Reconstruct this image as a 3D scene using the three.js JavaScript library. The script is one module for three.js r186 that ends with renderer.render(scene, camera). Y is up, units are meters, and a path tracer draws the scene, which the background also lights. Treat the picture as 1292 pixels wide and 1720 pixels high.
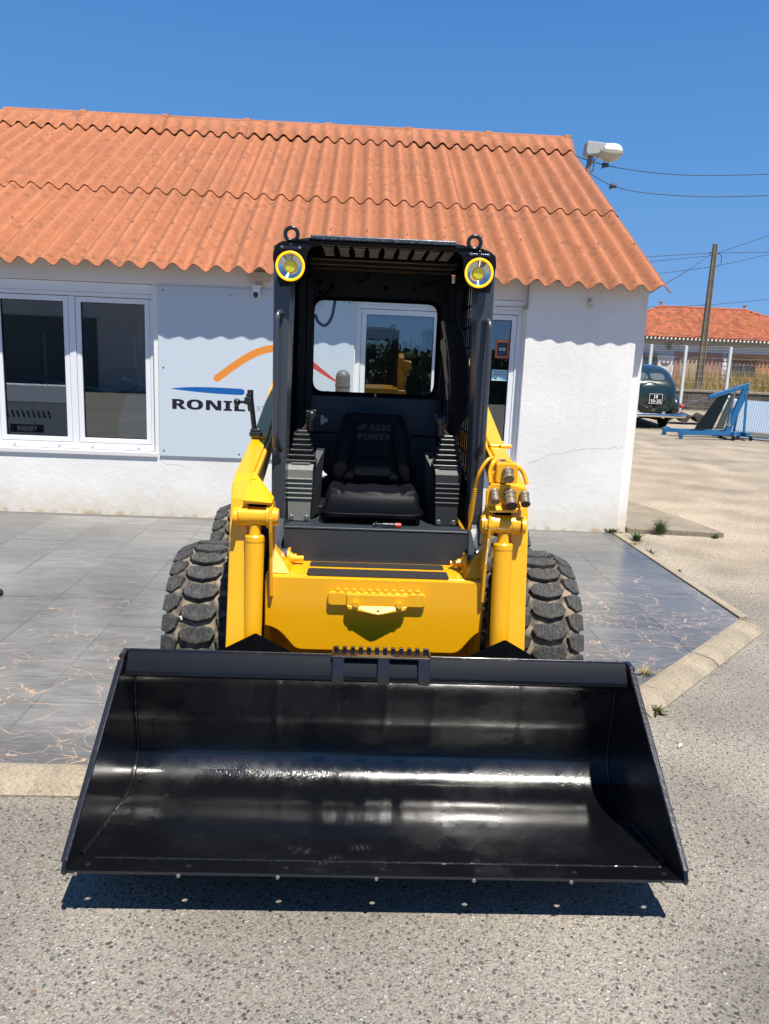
import * as THREE from 'three';
import { mergeGeometries, mergeVertices, toCreasedNormals } from 'three/addons/utils/BufferGeometryUtils.js';
import { RoundedBoxGeometry } from 'three/addons/geometries/RoundedBoxGeometry.js';
import { ConvexGeometry } from 'three/addons/geometries/ConvexGeometry.js';
import { TextGeometry } from 'three/addons/geometries/TextGeometry.js';
import { FontLoader } from 'three/addons/loaders/FontLoader.js';

// ---------- camera, sky, sun, exposure ----------
const scene = new THREE.Scene();
const camera = new THREE.PerspectiveCamera(66.955, 1292 / 1720, 0.05, 900);
camera.position.set(0, 1.56, 0);
camera.rotation.set(THREE.MathUtils.degToRad(-10.949), THREE.MathUtils.degToRad(-2.167), THREE.MathUtils.degToRad(2.347), 'YXZ');
scene.add(camera);

const renderer = new THREE.WebGLRenderer({ antialias: true });
renderer.setSize(769, 1024);
renderer.toneMapping = THREE.LinearToneMapping;
renderer.toneMappingExposure = 1.5;
renderer.shadowMap.enabled = true;
renderer.shadowMap.type = THREE.PCFSoftShadowMap;

{
  const W = 512, H = 256, d = new Float32Array(W * H * 4);
  const stops = [[0, [0.165, 0.308, 0.528]], [6, [0.117, 0.262, 0.515]], [14, [0.076, 0.210, 0.463]], [24, [0.048, 0.154, 0.394]], [45, [0.034, 0.114, 0.315]], [90, [0.025, 0.09, 0.26]]];
  for (let j = 0; j < H; j++) {
    const el = (j + 0.5) / H * 180 - 90;
    let c = [0.26, 0.23, 0.19];
    if (el > 0) for (let k = 0; k + 1 < stops.length; k++) if (el >= stops[k][0]) {
      const t = Math.min(1, (el - stops[k][0]) / (stops[k + 1][0] - stops[k][0]));
      c = stops[k][1].map((a, i) => a + (stops[k + 1][1][i] - a) * t);
    }
    for (let i = 0; i < W; i++) { const o = (j * W + i) * 4; d[o] = c[0]; d[o + 1] = c[1]; d[o + 2] = c[2]; d[o + 3] = 1; }
  }
  const sky = new THREE.DataTexture(d, W, H, THREE.RGBAFormat, THREE.FloatType);
  sky.mapping = THREE.EquirectangularReflectionMapping;
  sky.magFilter = sky.minFilter = THREE.LinearFilter;
  sky.needsUpdate = true;
  scene.background = sky; scene.environment = sky;
}
const sun = new THREE.DirectionalLight(new THREE.Color(1.0, 0.95, 0.865), 5.0);
sun.position.set(0.17 * 40, 40, 0.37 * 40 - 5);
sun.target.position.set(0, 0, -5);
sun.castShadow = true;
sun.shadow.mapSize.set(4096, 4096);
Object.assign(sun.shadow.camera, { left: -30, right: 30, top: 30, bottom: -40, near: 1, far: 120 });
scene.add(sun, sun.target);

// ---------- helpers ----------
function mulberry(a) { return () => { a |= 0; a = a + 0x6D2B79F5 | 0; let t = Math.imul(a ^ a >>> 15, 1 | a); t = t + Math.imul(t ^ t >>> 7, 61 | t) ^ t; return ((t ^ t >>> 14) >>> 0) / 4294967296; }; }
const rnd = mulberry(20240611);
const rr = (a, b) => a + (b - a) * rnd();
const lerp = (a, b, t) => a + (b - a) * t, clamp = (x, a = 0, b = 1) => Math.min(b, Math.max(a, x));
const sstep = (a, b, x) => { const t = clamp((x - a) / (b - a)); return t * t * (3 - 2 * t); };
const D2R = Math.PI / 180;
const V = (x, y, z) => new THREE.Vector3(x, y, z);
const TAB = new Float32Array(1024), PRM = new Uint16Array(2048);
{ const r = mulberry(77); for (let i = 0; i < 1024; i++) { TAB[i] = r(); PRM[i] = i; } for (let i = 1023; i > 0; i--) { const j = Math.floor(r() * (i + 1)); const t = PRM[i]; PRM[i] = PRM[j]; PRM[j] = t; } for (let i = 0; i < 1024; i++) PRM[i + 1024] = PRM[i]; }
function vn(x, y, P, s) {                                   // value noise with period P
  let ix = Math.floor(x), iy = Math.floor(y); const fx = x - ix, fy = y - iy;
  const u = fx * fx * (3 - 2 * fx), w = fy * fy * (3 - 2 * fy);
  ix = ((ix % P) + P) % P; iy = ((iy % P) + P) % P;
  const jx = (ix + 1) % P, jy = (iy + 1) % P;
  const a = PRM[(iy + s * 131) & 1023], b = PRM[(jy + s * 131) & 1023];
  const p = TAB[PRM[(ix + a) & 2047]], q = TAB[PRM[(jx + a) & 2047]], r = TAB[PRM[(ix + b) & 2047]], t = TAB[PRM[(jx + b) & 2047]];
  return (p + (q - p) * u) * (1 - w) + (r + (t - r) * u) * w;
}
function vn2(x, y, Px, Py, s) { let ix = Math.floor(x), iy = Math.floor(y); const fx = x - ix, fy = y - iy, u = fx * fx * (3 - 2 * fx), w = fy * fy * (3 - 2 * fy); ix = ((ix % Px) + Px) % Px; iy = ((iy % Py) + Py) % Py; const jx = (ix + 1) % Px, jy = (iy + 1) % Py, a = PRM[(iy + s * 131) & 1023], b = PRM[(jy + s * 131) & 1023]; const p = TAB[PRM[(ix + a) & 2047]], q = TAB[PRM[(jx + a) & 2047]], r = TAB[PRM[(ix + b) & 2047]], t = TAB[PRM[(jx + b) & 2047]]; return (p + (q - p) * u) * (1 - w) + (r + (t - r) * u) * w; }
function fbm(u, v, f, oct, s) { let a = 0.5, t = 0, n = 0; for (let o = 0; o < oct; o++) { t += a * vn(u * f, v * f, f, s + o); n += a; a *= 0.5; f *= 2; } return t / n; }
function noise3(x, y, z) { return (vn(x + 37.3, y + 11.7, 1024, 1) + vn(y + 91.1, z + 5.9, 1024, 2) + vn(z + 17.7, x + 63.3, 1024, 3)) / 3; }

function texData(n, fn, size, srgb) {                       // fn(u, v) -> [r, g, b] or a number, in 0..1
  const d = new Uint8Array(n * n * 4);
  for (let j = 0; j < n; j++) for (let i = 0; i < n; i++) {
    const c = fn(i / n, j / n), o = (j * n + i) * 4;
    if (typeof c === 'number') d[o] = d[o + 1] = d[o + 2] = clamp(c) * 255; else { d[o] = clamp(c[0]) * 255; d[o + 1] = clamp(c[1]) * 255; d[o + 2] = clamp(c[2]) * 255; }
    d[o + 3] = 255;
  }
  const t = new THREE.DataTexture(d, n, n); finish(t, size, srgb); return t;
}
function finish(t, size, srgb) {
  t.wrapS = t.wrapT = THREE.RepeatWrapping; t.magFilter = THREE.LinearFilter; t.minFilter = THREE.LinearMipmapLinearFilter; t.generateMipmaps = true;
  if (size) t.repeat.set(1 / size, 1 / size);
  if (srgb) t.colorSpace = THREE.SRGBColorSpace;
  t.needsUpdate = true;
}
function canvasTex(w, h, draw, size, srgb = true) {
  const c = document.createElement('canvas'); c.width = w; c.height = h; draw(c.getContext('2d'), w, h);
  const t = new THREE.CanvasTexture(c); finish(t, size, srgb); if (!size) t.wrapS = t.wrapT = THREE.ClampToEdgeWrapping; return t;
}
const L2S = (c) => c <= 0.0031308 ? 12.92 * c : 1.055 * Math.pow(c, 1 / 2.4) - 0.055;
const css = (r, g, b, a = 1) => `rgba(${Math.round(L2S(clamp(r)) * 255)},${Math.round(L2S(clamp(g)) * 255)},${Math.round(L2S(clamp(b)) * 255)},${a})`;   // linear albedo -> css
const col = (r, g, b) => new THREE.Color().setRGB(r, g, b);
function mat(r, g, b, rough = 0.6, o = {}) { return new THREE.MeshPhysicalMaterial({ color: col(r, g, b), roughness: rough, metalness: 0, ...o }); }

function prep(g) { let k = g.index ? g.toNonIndexed() : g; for (const n of Object.keys(k.attributes)) if (!['position', 'normal', 'uv'].includes(n)) k.deleteAttribute(n); if (!k.attributes.normal) k.computeVertexNormals(); if (!k.attributes.uv) k.setAttribute('uv', new THREE.BufferAttribute(new Float32Array(k.attributes.position.count * 2), 2)); return k; }
function boxUV(g) {
  const p = g.attributes.position, uv = g.attributes.uv, a = V(), b = V(), c = V(), n = V();
  for (let i = 0; i < p.count; i += 3) {
    a.fromBufferAttribute(p, i); b.fromBufferAttribute(p, i + 1); c.fromBufferAttribute(p, i + 2);
    n.subVectors(b, a).cross(c.clone().sub(a)); const x = Math.abs(n.x), y = Math.abs(n.y), z = Math.abs(n.z);
    for (let k = 0; k < 3; k++) { const q = [a, b, c][k]; if (z >= x && z >= y) uv.setXY(i + k, q.x, q.y); else if (y >= x) uv.setXY(i + k, q.x, q.z); else uv.setXY(i + k, q.z, q.y); }
  }
}
function merge(list, keepUV) { const gs = (Array.isArray(list) ? list : [list]).map(prep); const g = gs.length > 1 ? mergeGeometries(gs) : gs[0]; if (!keepUV) boxUV(g); return g; }
const taken = {};
function numbered(n) { if (taken[n] === undefined) { taken[n] = 0; return n; } taken[n]++; return n + '_' + String(taken[n]).padStart(3, '0'); }
function mesh(name, geos, m, parent, keepUV) { const o = new THREE.Mesh(merge(geos, keepUV), m); o.name = numbered(name); parent.add(o); return o; }
function group(name, parent = scene, x = 0, y = 0, z = 0) { const g = new THREE.Group(); g.name = numbered(name); g.position.set(x, y, z); parent.add(g); return g; }
function tag(o, label, category, grp) { o.userData.label = label; if (category) o.userData.category = category; if (grp) o.userData.group = grp; return o; }
function kind(o, k) { o.userData.kind = k; return o; }

const rot = (g, x = 0, y = 0, z = 0) => { if (x) g.rotateX(x); if (y) g.rotateY(y); if (z) g.rotateZ(z); return g; };
function box(w, h, d, x, y, z, bev = 0, r = [0, 0, 0]) { const g = bev ? new RoundedBoxGeometry(w, h, d, 2, Math.min(bev, w / 2.01, h / 2.01, d / 2.01)) : new THREE.BoxGeometry(w, h, d); rot(g, ...r); g.translate(x, y, z); return g; }
const span = (x0, x1, y0, y1, z0, z1, bev = 0) => box(Math.abs(x1 - x0), Math.abs(y1 - y0), Math.abs(z1 - z0), (x0 + x1) / 2, (y0 + y1) / 2, (z0 + z1) / 2, bev);
function cyl(r0, r1, h, x, y, z, axis = 'y', seg = 20) { const g = new THREE.CylinderGeometry(r1, r0, h, seg); if (axis === 'x') g.rotateZ(-Math.PI / 2); if (axis === 'z') g.rotateX(Math.PI / 2); g.translate(x, y, z); return g; }
function rod(a, b, r, seg = 10, r2 = r) { const d = b.clone().sub(a), g = new THREE.CylinderGeometry(r2, r, d.length(), seg); g.translate(0, d.length() / 2, 0); g.applyQuaternion(new THREE.Quaternion().setFromUnitVectors(V(0, 1, 0), d.normalize())); g.translate(a.x, a.y, a.z); return g; }
function bar(a, b, w, h, bev = 0.003) { const d = b.clone().sub(a), L = d.length(); const g = new RoundedBoxGeometry(w, h, L, 1, bev); g.translate(0, 0, L / 2); const m = new THREE.Matrix4().lookAt(b, a, V(0, 1, 0)); g.applyMatrix4(m); g.translate(a.x, a.y, a.z); return g; }
function tube(pts, r, seg = 40, rs = 8) { return new THREE.TubeGeometry(new THREE.CatmullRomCurve3(pts), seg, r, rs); }
function polyShape(pts) { const s = new THREE.Shape(); pts.forEach((p, i) => i ? s.lineTo(p[0], p[1]) : s.moveTo(p[0], p[1])); s.closePath(); return s; }
function roundRect(x0, x1, y0, y1, r, S = THREE.Shape) { const s = new S(); s.moveTo(x0 + r, y0); s.lineTo(x1 - r, y0); s.quadraticCurveTo(x1, y0, x1, y0 + r); s.lineTo(x1, y1 - r); s.quadraticCurveTo(x1, y1, x1 - r, y1); s.lineTo(x0 + r, y1); s.quadraticCurveTo(x0, y1, x0, y1 - r); s.lineTo(x0, y0 + r); s.quadraticCurveTo(x0, y0, x0 + r, y0); return s; }
function extr(shape, d, bev = 0, cs = 8) { return new THREE.ExtrudeGeometry(shape, { depth: d - 2 * bev, bevelEnabled: bev > 0, bevelSize: bev, bevelThickness: bev, bevelOffset: -bev, bevelSegments: 2, curveSegments: cs }).translate(0, 0, bev); }
function prismZ(pts, z0, z1, bev = 0, cs) { const g = extr(Array.isArray(pts) ? polyShape(pts) : pts, z1 - z0, bev, cs); g.translate(0, 0, z0); return g; }          // outline in x, y
function prismX(pts, x0, x1, bev = 0, cs) { const g = extr(Array.isArray(pts) ? polyShape(pts) : pts, x1 - x0, bev, cs); g.rotateY(-Math.PI / 2); g.translate(x1, 0, 0); return g; }   // outline in z, y
function prismY(pts, y0, y1, bev = 0, cs) { const g = extr(polyShape(pts.map(([x, z]) => [x, -z])), y1 - y0, bev, cs); g.rotateX(-Math.PI / 2); g.translate(0, y0, 0); return g; }    // outline in x, z
const hull = (pts) => new ConvexGeometry(pts.map((p) => V(...p)));
function lathe(pts, seg = 28) { return new THREE.LatheGeometry(pts.map(([r, y]) => new THREE.Vector2(r, y)), seg); }
function gridGeo(nu, nv, fn, uvfn) {                       // a sheet fn(u, v) -> [x, y, z]
  const p = [], uv = [], id = [];
  for (let j = 0; j <= nv; j++) for (let i = 0; i <= nu; i++) { p.push(...fn(i / nu, j / nv)); uv.push(...(uvfn ? uvfn(i / nu, j / nv) : [i / nu, j / nv])); }
  for (let j = 0; j < nv; j++) for (let i = 0; i < nu; i++) { const a = j * (nu + 1) + i, b = a + 1, c = a + nu + 1, d = c + 1; id.push(a, b, d, a, d, c); }
  const g = new THREE.BufferGeometry(); g.setAttribute('position', new THREE.Float32BufferAttribute(p, 3)); g.setAttribute('uv', new THREE.Float32BufferAttribute(uv, 2)); g.setIndex(id); g.computeVertexNormals(); return g;
}

// ---------- textures ----------
const T = {};
{ // exposed-aggregate asphalt, 2.4 m square
  const N = 2048, S = 3.0, r = mulberry(5);
  const stones = [];
  const tones = [[.262, .242, .214], [.325, .302, .268], [.168, .155, .138], [.275, .26, .237], [.232, .20, .166], [.352, .336, .305]];
  for (let i = 0; i < 62000; i++) stones.push([r(), r(), (0.0017 + 0.0036 * r() * r()) / 2.4, tones[Math.floor(r() * 6)], 0.62 + r() * 0.3]);
  for (let i = 0; i < 25000; i++) { const k = 0.03 + r() * 0.10; stones.push([r(), r(), (0.0017 + 0.0040 * r() ** 1.9) / 2.5, r() < 0.12 ? [k * 1.9, k * 1.15, k * 0.8] : [k, k * 0.98, k * 0.95], 0.45 + r() * 0.35]); }
  for (let i = stones.length - 1; i > 0; i--) { const j = Math.floor(r() * (i + 1)); [stones[i], stones[j]] = [stones[j], stones[i]]; }
  const shapes = stones.map(() => { const n = 5 + Math.floor(r() * 3), a0 = r() * 6.28, st = 0.55 + r() * 0.45, out = []; for (let k = 0; k < n; k++) { const a = k / n * 6.283, q = 0.75 + r() * 0.45; const x = Math.cos(a) * q, y = Math.sin(a) * q * st; out.push([x * Math.cos(a0) - y * Math.sin(a0), x * Math.sin(a0) + y * Math.cos(a0)]); } return out; });
  const paint = (g, bump) => {
    g.fillStyle = bump ? 'rgb(60,60,60)' : css(.200, .180, .152); g.fillRect(0, 0, N, N);
    stones.forEach((s, i) => {
      const R = s[2] * N; g.fillStyle = bump ? `rgb(${s[4] * 255 | 0},${s[4] * 255 | 0},${s[4] * 255 | 0})` : css(...s[3]);
      const cx = s[0] * N, cy = s[1] * N;
      for (const dx of cx < 20 ? [0, N] : cx > N - 20 ? [0, -N] : [0]) for (const dy of cy < 20 ? [0, N] : cy > N - 20 ? [0, -N] : [0]) {
        g.beginPath(); shapes[i].forEach((p, k) => k ? g.lineTo(cx + dx + p[0] * R, cy + dy + p[1] * R) : g.moveTo(cx + dx + p[0] * R, cy + dy + p[1] * R)); g.fill();
      }
    });
    const im = g.getImageData(0, 0, N, N), d = im.data;
    for (let j = 0; j < N; j++) for (let i = 0; i < N; i++) { const o = (j * N + i) * 4; const n = vn(i / 3, j / 3, 683, 9) * 0.6 + vn(i / 1.5, j / 1.5, 1365, 4) * 0.4; const w = bump ? 1 + (n - 0.5) * 0.5 : (0.74 + 0.46 * n) * (0.9 + 0.2 * vn(i / N * 9, j / N * 9, 9, 6)); d[o] *= w; d[o + 1] *= w; d[o + 2] *= w; }
    g.putImageData(im, 0, 0);
  };
  T.road = canvasTex(N, N, (g) => paint(g, false), S); T.roadBump = canvasTex(N, N, (g) => paint(g, true), S, false);
}
T.stucco = texData(1024, (u, v) => { const a = fbm(u, v, 24, 5, 3), b = fbm(u, v, 90, 3, 8); return 0.55 * a + 0.45 * Math.pow(b, 1.3); }, 1.3);
T.stuccoCol = texData(512, (u, v) => { const a = fbm(u, v, 5, 5, 21); const k = 0.92 + 0.10 * a; const h = v * 3.1, n = fbm(u, v, 40, 4, 23), n2 = vn2(u * 90, v * 5, 90, 5, 27); const d = sstep(0.34, 0.04, h - 0.10 * (n - 0.5)) * (0.25 + 0.5 * n) * 0.55 + sstep(0.075, 0.03, h) * sstep(0.45, 0.7, n) * 0.55 + sstep(0.62, 0.85, n2) * 0.05 * sstep(1.2, 0.2, Math.abs(h - 1.6)); return [k * (1 - 0.16 * d), k * 0.995 * (1 - 0.24 * d), k * 0.985 * (1 - 0.38 * d)]; }, 3.1, true);  // warm foot tint: bounced ground light painted in, plus splash dirt
T.roof = texData(1024, (u, v) => {
  const a = fbm(u, v, 6, 5, 31), b = fbm(u, v, 40, 4, 37), c = fbm(u, v, 160, 2, 41);
  const d = 0.55 * vn2(u * 34, v * 2, 34, 2, 43) + 0.45 * vn2(u * 68, v * 4, 68, 4, 44), e = 0.6 * vn2(u * 90, v * 9, 90, 9, 45) + 0.4 * vn2(u * 200, v * 30, 200, 30, 46); let k = 0.84 + 0.20 * a + 0.10 * (b - 0.5) + 0.10 * (c - 0.5) + 0.07 * (d - 0.5) + 0.05 * (c - 0.5); const st = clamp(sstep(0.52, 0.74, b * 0.5 + a * 0.35 + d * 0.15) * 0.5);
  const l = sstep(0.70, 0.8, fbm(u, v, 60, 3, 47)) * 0.35;
  return [lerp(0.80 * k, 0.40, st) + 0.08 * l, lerp(0.495 * k, 0.27, st) + 0.12 * l, lerp(0.335 * k, 0.19, st)];
}, 2.7, true);
T.roofBump = texData(512, (u, v) => fbm(u, v, 50, 4, 51), 0.6);
T.paintBump = texData(512, (u, v) => 0.6 * fbm(u, v, 10, 3, 61) + 0.4 * fbm(u, v, 70, 2, 66), 0.55);
T.blackBump = texData(1024, (u, v) => { const w = fbm(u, v, 4, 3, 70); const a = fbm(u, v, 12, 4, 71), b = fbm(u, v, 130, 3, 75); return 0.42 * a + 0.20 * fbm(u, v, 300, 2, 77) * sstep(0.35, 0.62, w) + 0.2 * w; }, 0.95);
T.blackRough = texData(1024, (u, v) => { const a = fbm(u, v, 7, 5, 81), b = fbm(u, v, 50, 3, 85); return 0.26 + 0.30 * sstep(0.45, 0.75, a) + 0.2 * (b - 0.5); }, 1.15);
const SMUDGE = [[.838, .735, .075, .035, .3], [.905, .758, .035, .022, .1], [.962, .712, .038, .026, -.2], [.885, .79, .04, .02, 0], [.87, .820, .028, .015, .2], [.63, .35, .05, .03, .5]];
T.black = texData(1024, (u, v) => { const a = fbm(u, v, 9, 5, 91), b = fbm(u, v, 60, 4, 95); let dust = sstep(0.60, 0.8, a * 0.7 + b * 0.3) * 0.05; for (const [x, y, rx, ry, an] of SMUDGE) { const X = (u - x) * 1.4, Y = (v - y) * 1.4, p = (X * Math.cos(an) + Y * Math.sin(an)) / rx, q = (-X * Math.sin(an) + Y * Math.cos(an)) / ry, dd = p * p + q * q; if (dd < 1) dust += (1 - dd) * 0.26 * sstep(0.25, 0.6, b) * (0.55 + 0.45 * Math.sin(p * 16 + a * 8)); } return [0.11 + dust, 0.113 + dust, 0.125 + dust * 0.95]; }, 1.4, true);
T.rubber = texData(512, (u, v) => { const streak = fbm(u, v * 0.35, 60, 3, 101); const a = fbm(u, v, 12, 4, 105); const k = 0.22 + 0.34 * Math.pow(streak, 2.0) + 0.10 * a; return [k, k * 0.985, k * 0.96]; }, 0.25, true);
T.rubberBump = texData(512, (u, v) => 0.6 * fbm(u * 0.3, v, 90, 3, 111) + 0.4 * fbm(u, v, 24, 4, 115), 0.2);
T.dusty = texData(512, (u, v) => { const a = fbm(u, v, 14, 5, 121); const k = sstep(0.25, 0.7, a); return [lerp(0.30, 0.60, k), lerp(0.29, 0.545, k), lerp(0.275, 0.47, k)]; }, 0.35, true);
T.concrete = texData(1024, (u, v) => { const a = fbm(u, v, 7, 5, 131), b = fbm(u, v, 150, 3, 135), c = fbm(u, v, 60, 2, 138); const k = 0.78 + 0.2 * a + 0.30 * (b - 0.5) - 0.06 * sstep(0.68, 0.76, c); return [k * 0.86, k * 0.80, k * 0.70]; }, 0.9, true);
T.concreteBump = texData(512, (u, v) => 0.5 * fbm(u, v, 60, 4, 141) + 0.5 * fbm(u, v, 16, 3, 145), 0.5);
T.speck = texData(256, (u, v) => { const a = vn(u * 128, v * 128, 128, 151); return a > 0.78 ? 0.75 : 0.26 + 0.2 * vn(u * 20, v * 20, 20, 153); }, 0.35, true);
T.grip = texData(256, (u, v) => 0.10 + 0.28 * Math.pow(vn(u * 128, v * 128, 128, 161), 2), 0.16, true);
T.grime = texData(512, (u, v) => { const a = fbm(u, v, 10, 5, 171); return [0.70 - 0.30 * a, 0.66 - 0.32 * a, 0.60 - 0.34 * a]; }, 0.12, true);

// ---------- materials ----------
const M = {
  yellow: mat(.86, .415, .0025, 0.34, { clearcoat: 0.55, clearcoatRoughness: 0.14, bumpMap: T.paintBump, bumpScale: 0.0005 }),
  black: mat(.34, .34, .36, 0.7, { map: T.black, roughnessMap: T.blackRough, bumpMap: T.blackBump, bumpScale: 0.0032, clearcoat: 0.9, clearcoatRoughness: 0.12 }),
  gloss: mat(.007, .007, .009, 0.28, { clearcoat: 0.7, clearcoatRoughness: 0.07, bumpMap: T.paintBump, bumpScale: 0.001 }),
  soot: mat(.004, .004, .005, 1, { specularIntensity: 0 }),
  sleek: mat(.005, .0055, .008, 0.5, { specularIntensity: 0.15, clearcoat: 0.6, clearcoatRoughness: 0.035 }),
  satin: mat(.0055, .0055, .007, 0.4, { specularIntensity: 0.45 }),
  bonnet: mat(.006, .0115, .0105, 0.5, { specularIntensity: 0.5 }),
  post: mat(.040, .049, .062, 0.36, { clearcoat: 0.35, clearcoatRoughness: 0.15 }),
  cab: mat(.026, .034, .044, 0.42, { bumpMap: T.paintBump, bumpScale: 0.001 }),
  cabDark: mat(.008, .009, .012, 0.5, { specularIntensity: 0.5 }),
  vinyl: mat(.0052, .006, .009, 0.48, { specularIntensity: 0.22, bumpMap: T.roofBump, bumpScale: 0.0004 }),
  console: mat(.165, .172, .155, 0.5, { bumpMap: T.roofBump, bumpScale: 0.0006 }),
  consoleDark: mat(.022, .024, .026, 0.5),  // the console grey again, darkened to paint in the right console's shade
  boot: mat(.010, .011, .013, 0.34),
  rubber: mat(.46, .46, .46, 0.82, { map: T.rubber, bumpMap: T.rubberBump, bumpScale: 0.0025 }),
  carcass: mat(.85, .82, .76, 0.92, { map: T.dusty }),
  steel: mat(.45, .44, .42, 0.38, { metalness: 0.9 }),
  grimySteel: mat(1, .98, .95, 0.38, { metalness: 0.45, map: T.grime }),
  boltGrey: mat(.16, .15, .14, 0.6),
  chrome: mat(.80, .81, .83, 0.08, { metalness: 1 }),
  speck: mat(.55, .62, .70, 0.3, { map: T.speck, metalness: 0.3 }),
  grip: mat(.55, .53, .52, 0.95, { map: T.grip, bumpMap: T.grip, bumpScale: 0.002 }),
  slat: mat(.40, .40, .40, 0.5),  // pale grey paints the light showing in the cab roof slots
  amberGlow: mat(.8, .38, .01, 0.35, { emissive: col(1.0, 0.50, 0.0), emissiveIntensity: 0.75 }),
  led: mat(.60, .52, .012, 0.5, { emissive: col(.80, .66, .01), emissiveIntensity: 0.13 }),
  orange: mat(.85, .18, .02, 0.3, { clearcoat: 1 }),
  red: mat(.55, .03, .03, 0.4),
  white: mat(.80, .80, .79, 0.4),
  pvc: mat(.80, .81, .83, 0.32, { clearcoat: 0.2 }),
  wall: mat(.875, .865, .84, 0.92, { map: T.stuccoCol, bumpMap: T.stucco, bumpScale: 0.0023 }),
  smoothWall: mat(.87, .86, .84, 0.9, { map: T.stuccoCol, bumpMap: T.stucco, bumpScale: 0.0008 }),
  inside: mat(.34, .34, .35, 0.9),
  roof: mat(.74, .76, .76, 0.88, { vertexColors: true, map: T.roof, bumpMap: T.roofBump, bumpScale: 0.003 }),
  marble: mat(.72, .71, .70, 0.35),
  pane: new THREE.MeshPhysicalMaterial({ color: col(.72, .80, .82), roughness: 0, metalness: 0, transmission: 1, thickness: 0, ior: 2.2 }),
  clear: new THREE.MeshPhysicalMaterial({ color: col(.93, .95, .95), roughness: 0, metalness: 0, transmission: 1, thickness: 0, ior: 1.5 }),
  kerb: mat(.56, .55, .53, 0.92, { map: T.concrete, bumpMap: T.concreteBump, bumpScale: 0.006 }),
  apron: mat(.44, .43, .42, 0.9, { map: T.concrete, bumpMap: T.concreteBump, bumpScale: 0.004 }),
  concrete: mat(.42, .41, .40, 0.9, { map: T.concrete, bumpMap: T.concreteBump, bumpScale: 0.004 }),
  blue: mat(.011, .125, .30, 0.36, { clearcoat: 0.4 }),
  carGreen: mat(.010, .024, .021, 0.28, { clearcoat: 1, clearcoatRoughness: 0.05 }),
  wire: mat(.055, .065, .085, 0.7),
};
M.carcass.side = M.roof.side = THREE.DoubleSide;

// ---------- ground ----------
const yardRise = (z) => clamp(-z - 8, 0, 17) * 0.026;
function groundY(x, z) { return yardRise(z) + 0.42 * sstep(-25.15, -25.5, z) - 0.002 - (z < -7.2 && x < 2.5 && z > -16 ? 0.05 : 0); }
{
  const line = (near, far, d0) => { const a = []; let x = 0, d = d0; while (x < far) { a.push(x); if (x > near) d *= 1.16; x += d; } a.push(far); return a; };
  const px = line(9, 420, 0.22), xs = [...px.slice(1).reverse().map((v) => -v), ...px];
  const zs = [...line(2, 420, 0.4).slice(1).reverse(), ...line(27, 420, 0.22).map((v) => -v)];
  const g = gridGeo(xs.length - 1, zs.length - 1, (u, v) => { const x = xs[Math.round(u * (xs.length - 1))], z = zs[Math.round(v * (zs.length - 1))]; return [x, groundY(x, z), z]; });
  const p = g.attributes.position, c = new Float32Array(p.count * 3), uv = g.attributes.uv;
  for (let i = 0; i < p.count; i++) {
    const x = p.getX(i), z = p.getZ(i); uv.setXY(i, x, z);
    const big = noise3(x * 0.45, 1.2, z * 0.45), mid = noise3(x * 1.7, 4.2, z * 1.7);
    let k = 0.80 + 0.42 * big + 0.22 * (mid - 0.5);
    const far = Math.max(sstep(-7.0, -11, z), sstep(1.9, 3.2, x) * sstep(-4.3, -6.2, z)) * (z > -24 ? 1 : 0.4);      // the yard beside the office is older, paler, sandier
    let r = lerp(1.06, 1.72, far), gg = lerp(1.05, 1.57, far), b = lerp(1.03, 1.36, far);
    const st = (cx, cz, rx, rz, s) => { const d = Math.hypot((x - cx) / rx, (z - cz) / rz); k *= 1 - s * (1 - sstep(0.4, 1.2, d + 0.5 * (mid - 0.5))); };
    st(4.9, -10.1, 0.8, 0.3, 0.28); st(6.4, -9.7, 0.6, 0.22, 0.35); st(5.6, -13, 1.2, 0.3, 0.2); st(1.2, -1.75, 0.22, 0.35, 0.30); st(1.05, -1.5, 0.25, 0.2, 0.22); st(2.2, -3.6, 0.5, 0.5, 0.15); st(8, -16.2, 2.2, 0.7, 0.12);
    if (z < -25.2) { r = 1.5; gg = 1.28; b = 0.85; k *= 0.8; }
    c[i * 3] = r * k; c[i * 3 + 1] = gg * k; c[i * 3 + 2] = b * k;
  }
  g.setAttribute('color', new THREE.BufferAttribute(c, 3));
  const m = mat(1, 1, 1, 0.93, { map: T.road, bumpMap: T.roadBump, bumpScale: 0.007, vertexColors: true });
  const o = new THREE.Mesh(g, m); o.name = numbered('ground'); scene.add(o); kind(o, 'structure'); o.userData.label = 'coarse grey and beige exposed aggregate ground of the road and yard';
}

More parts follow.
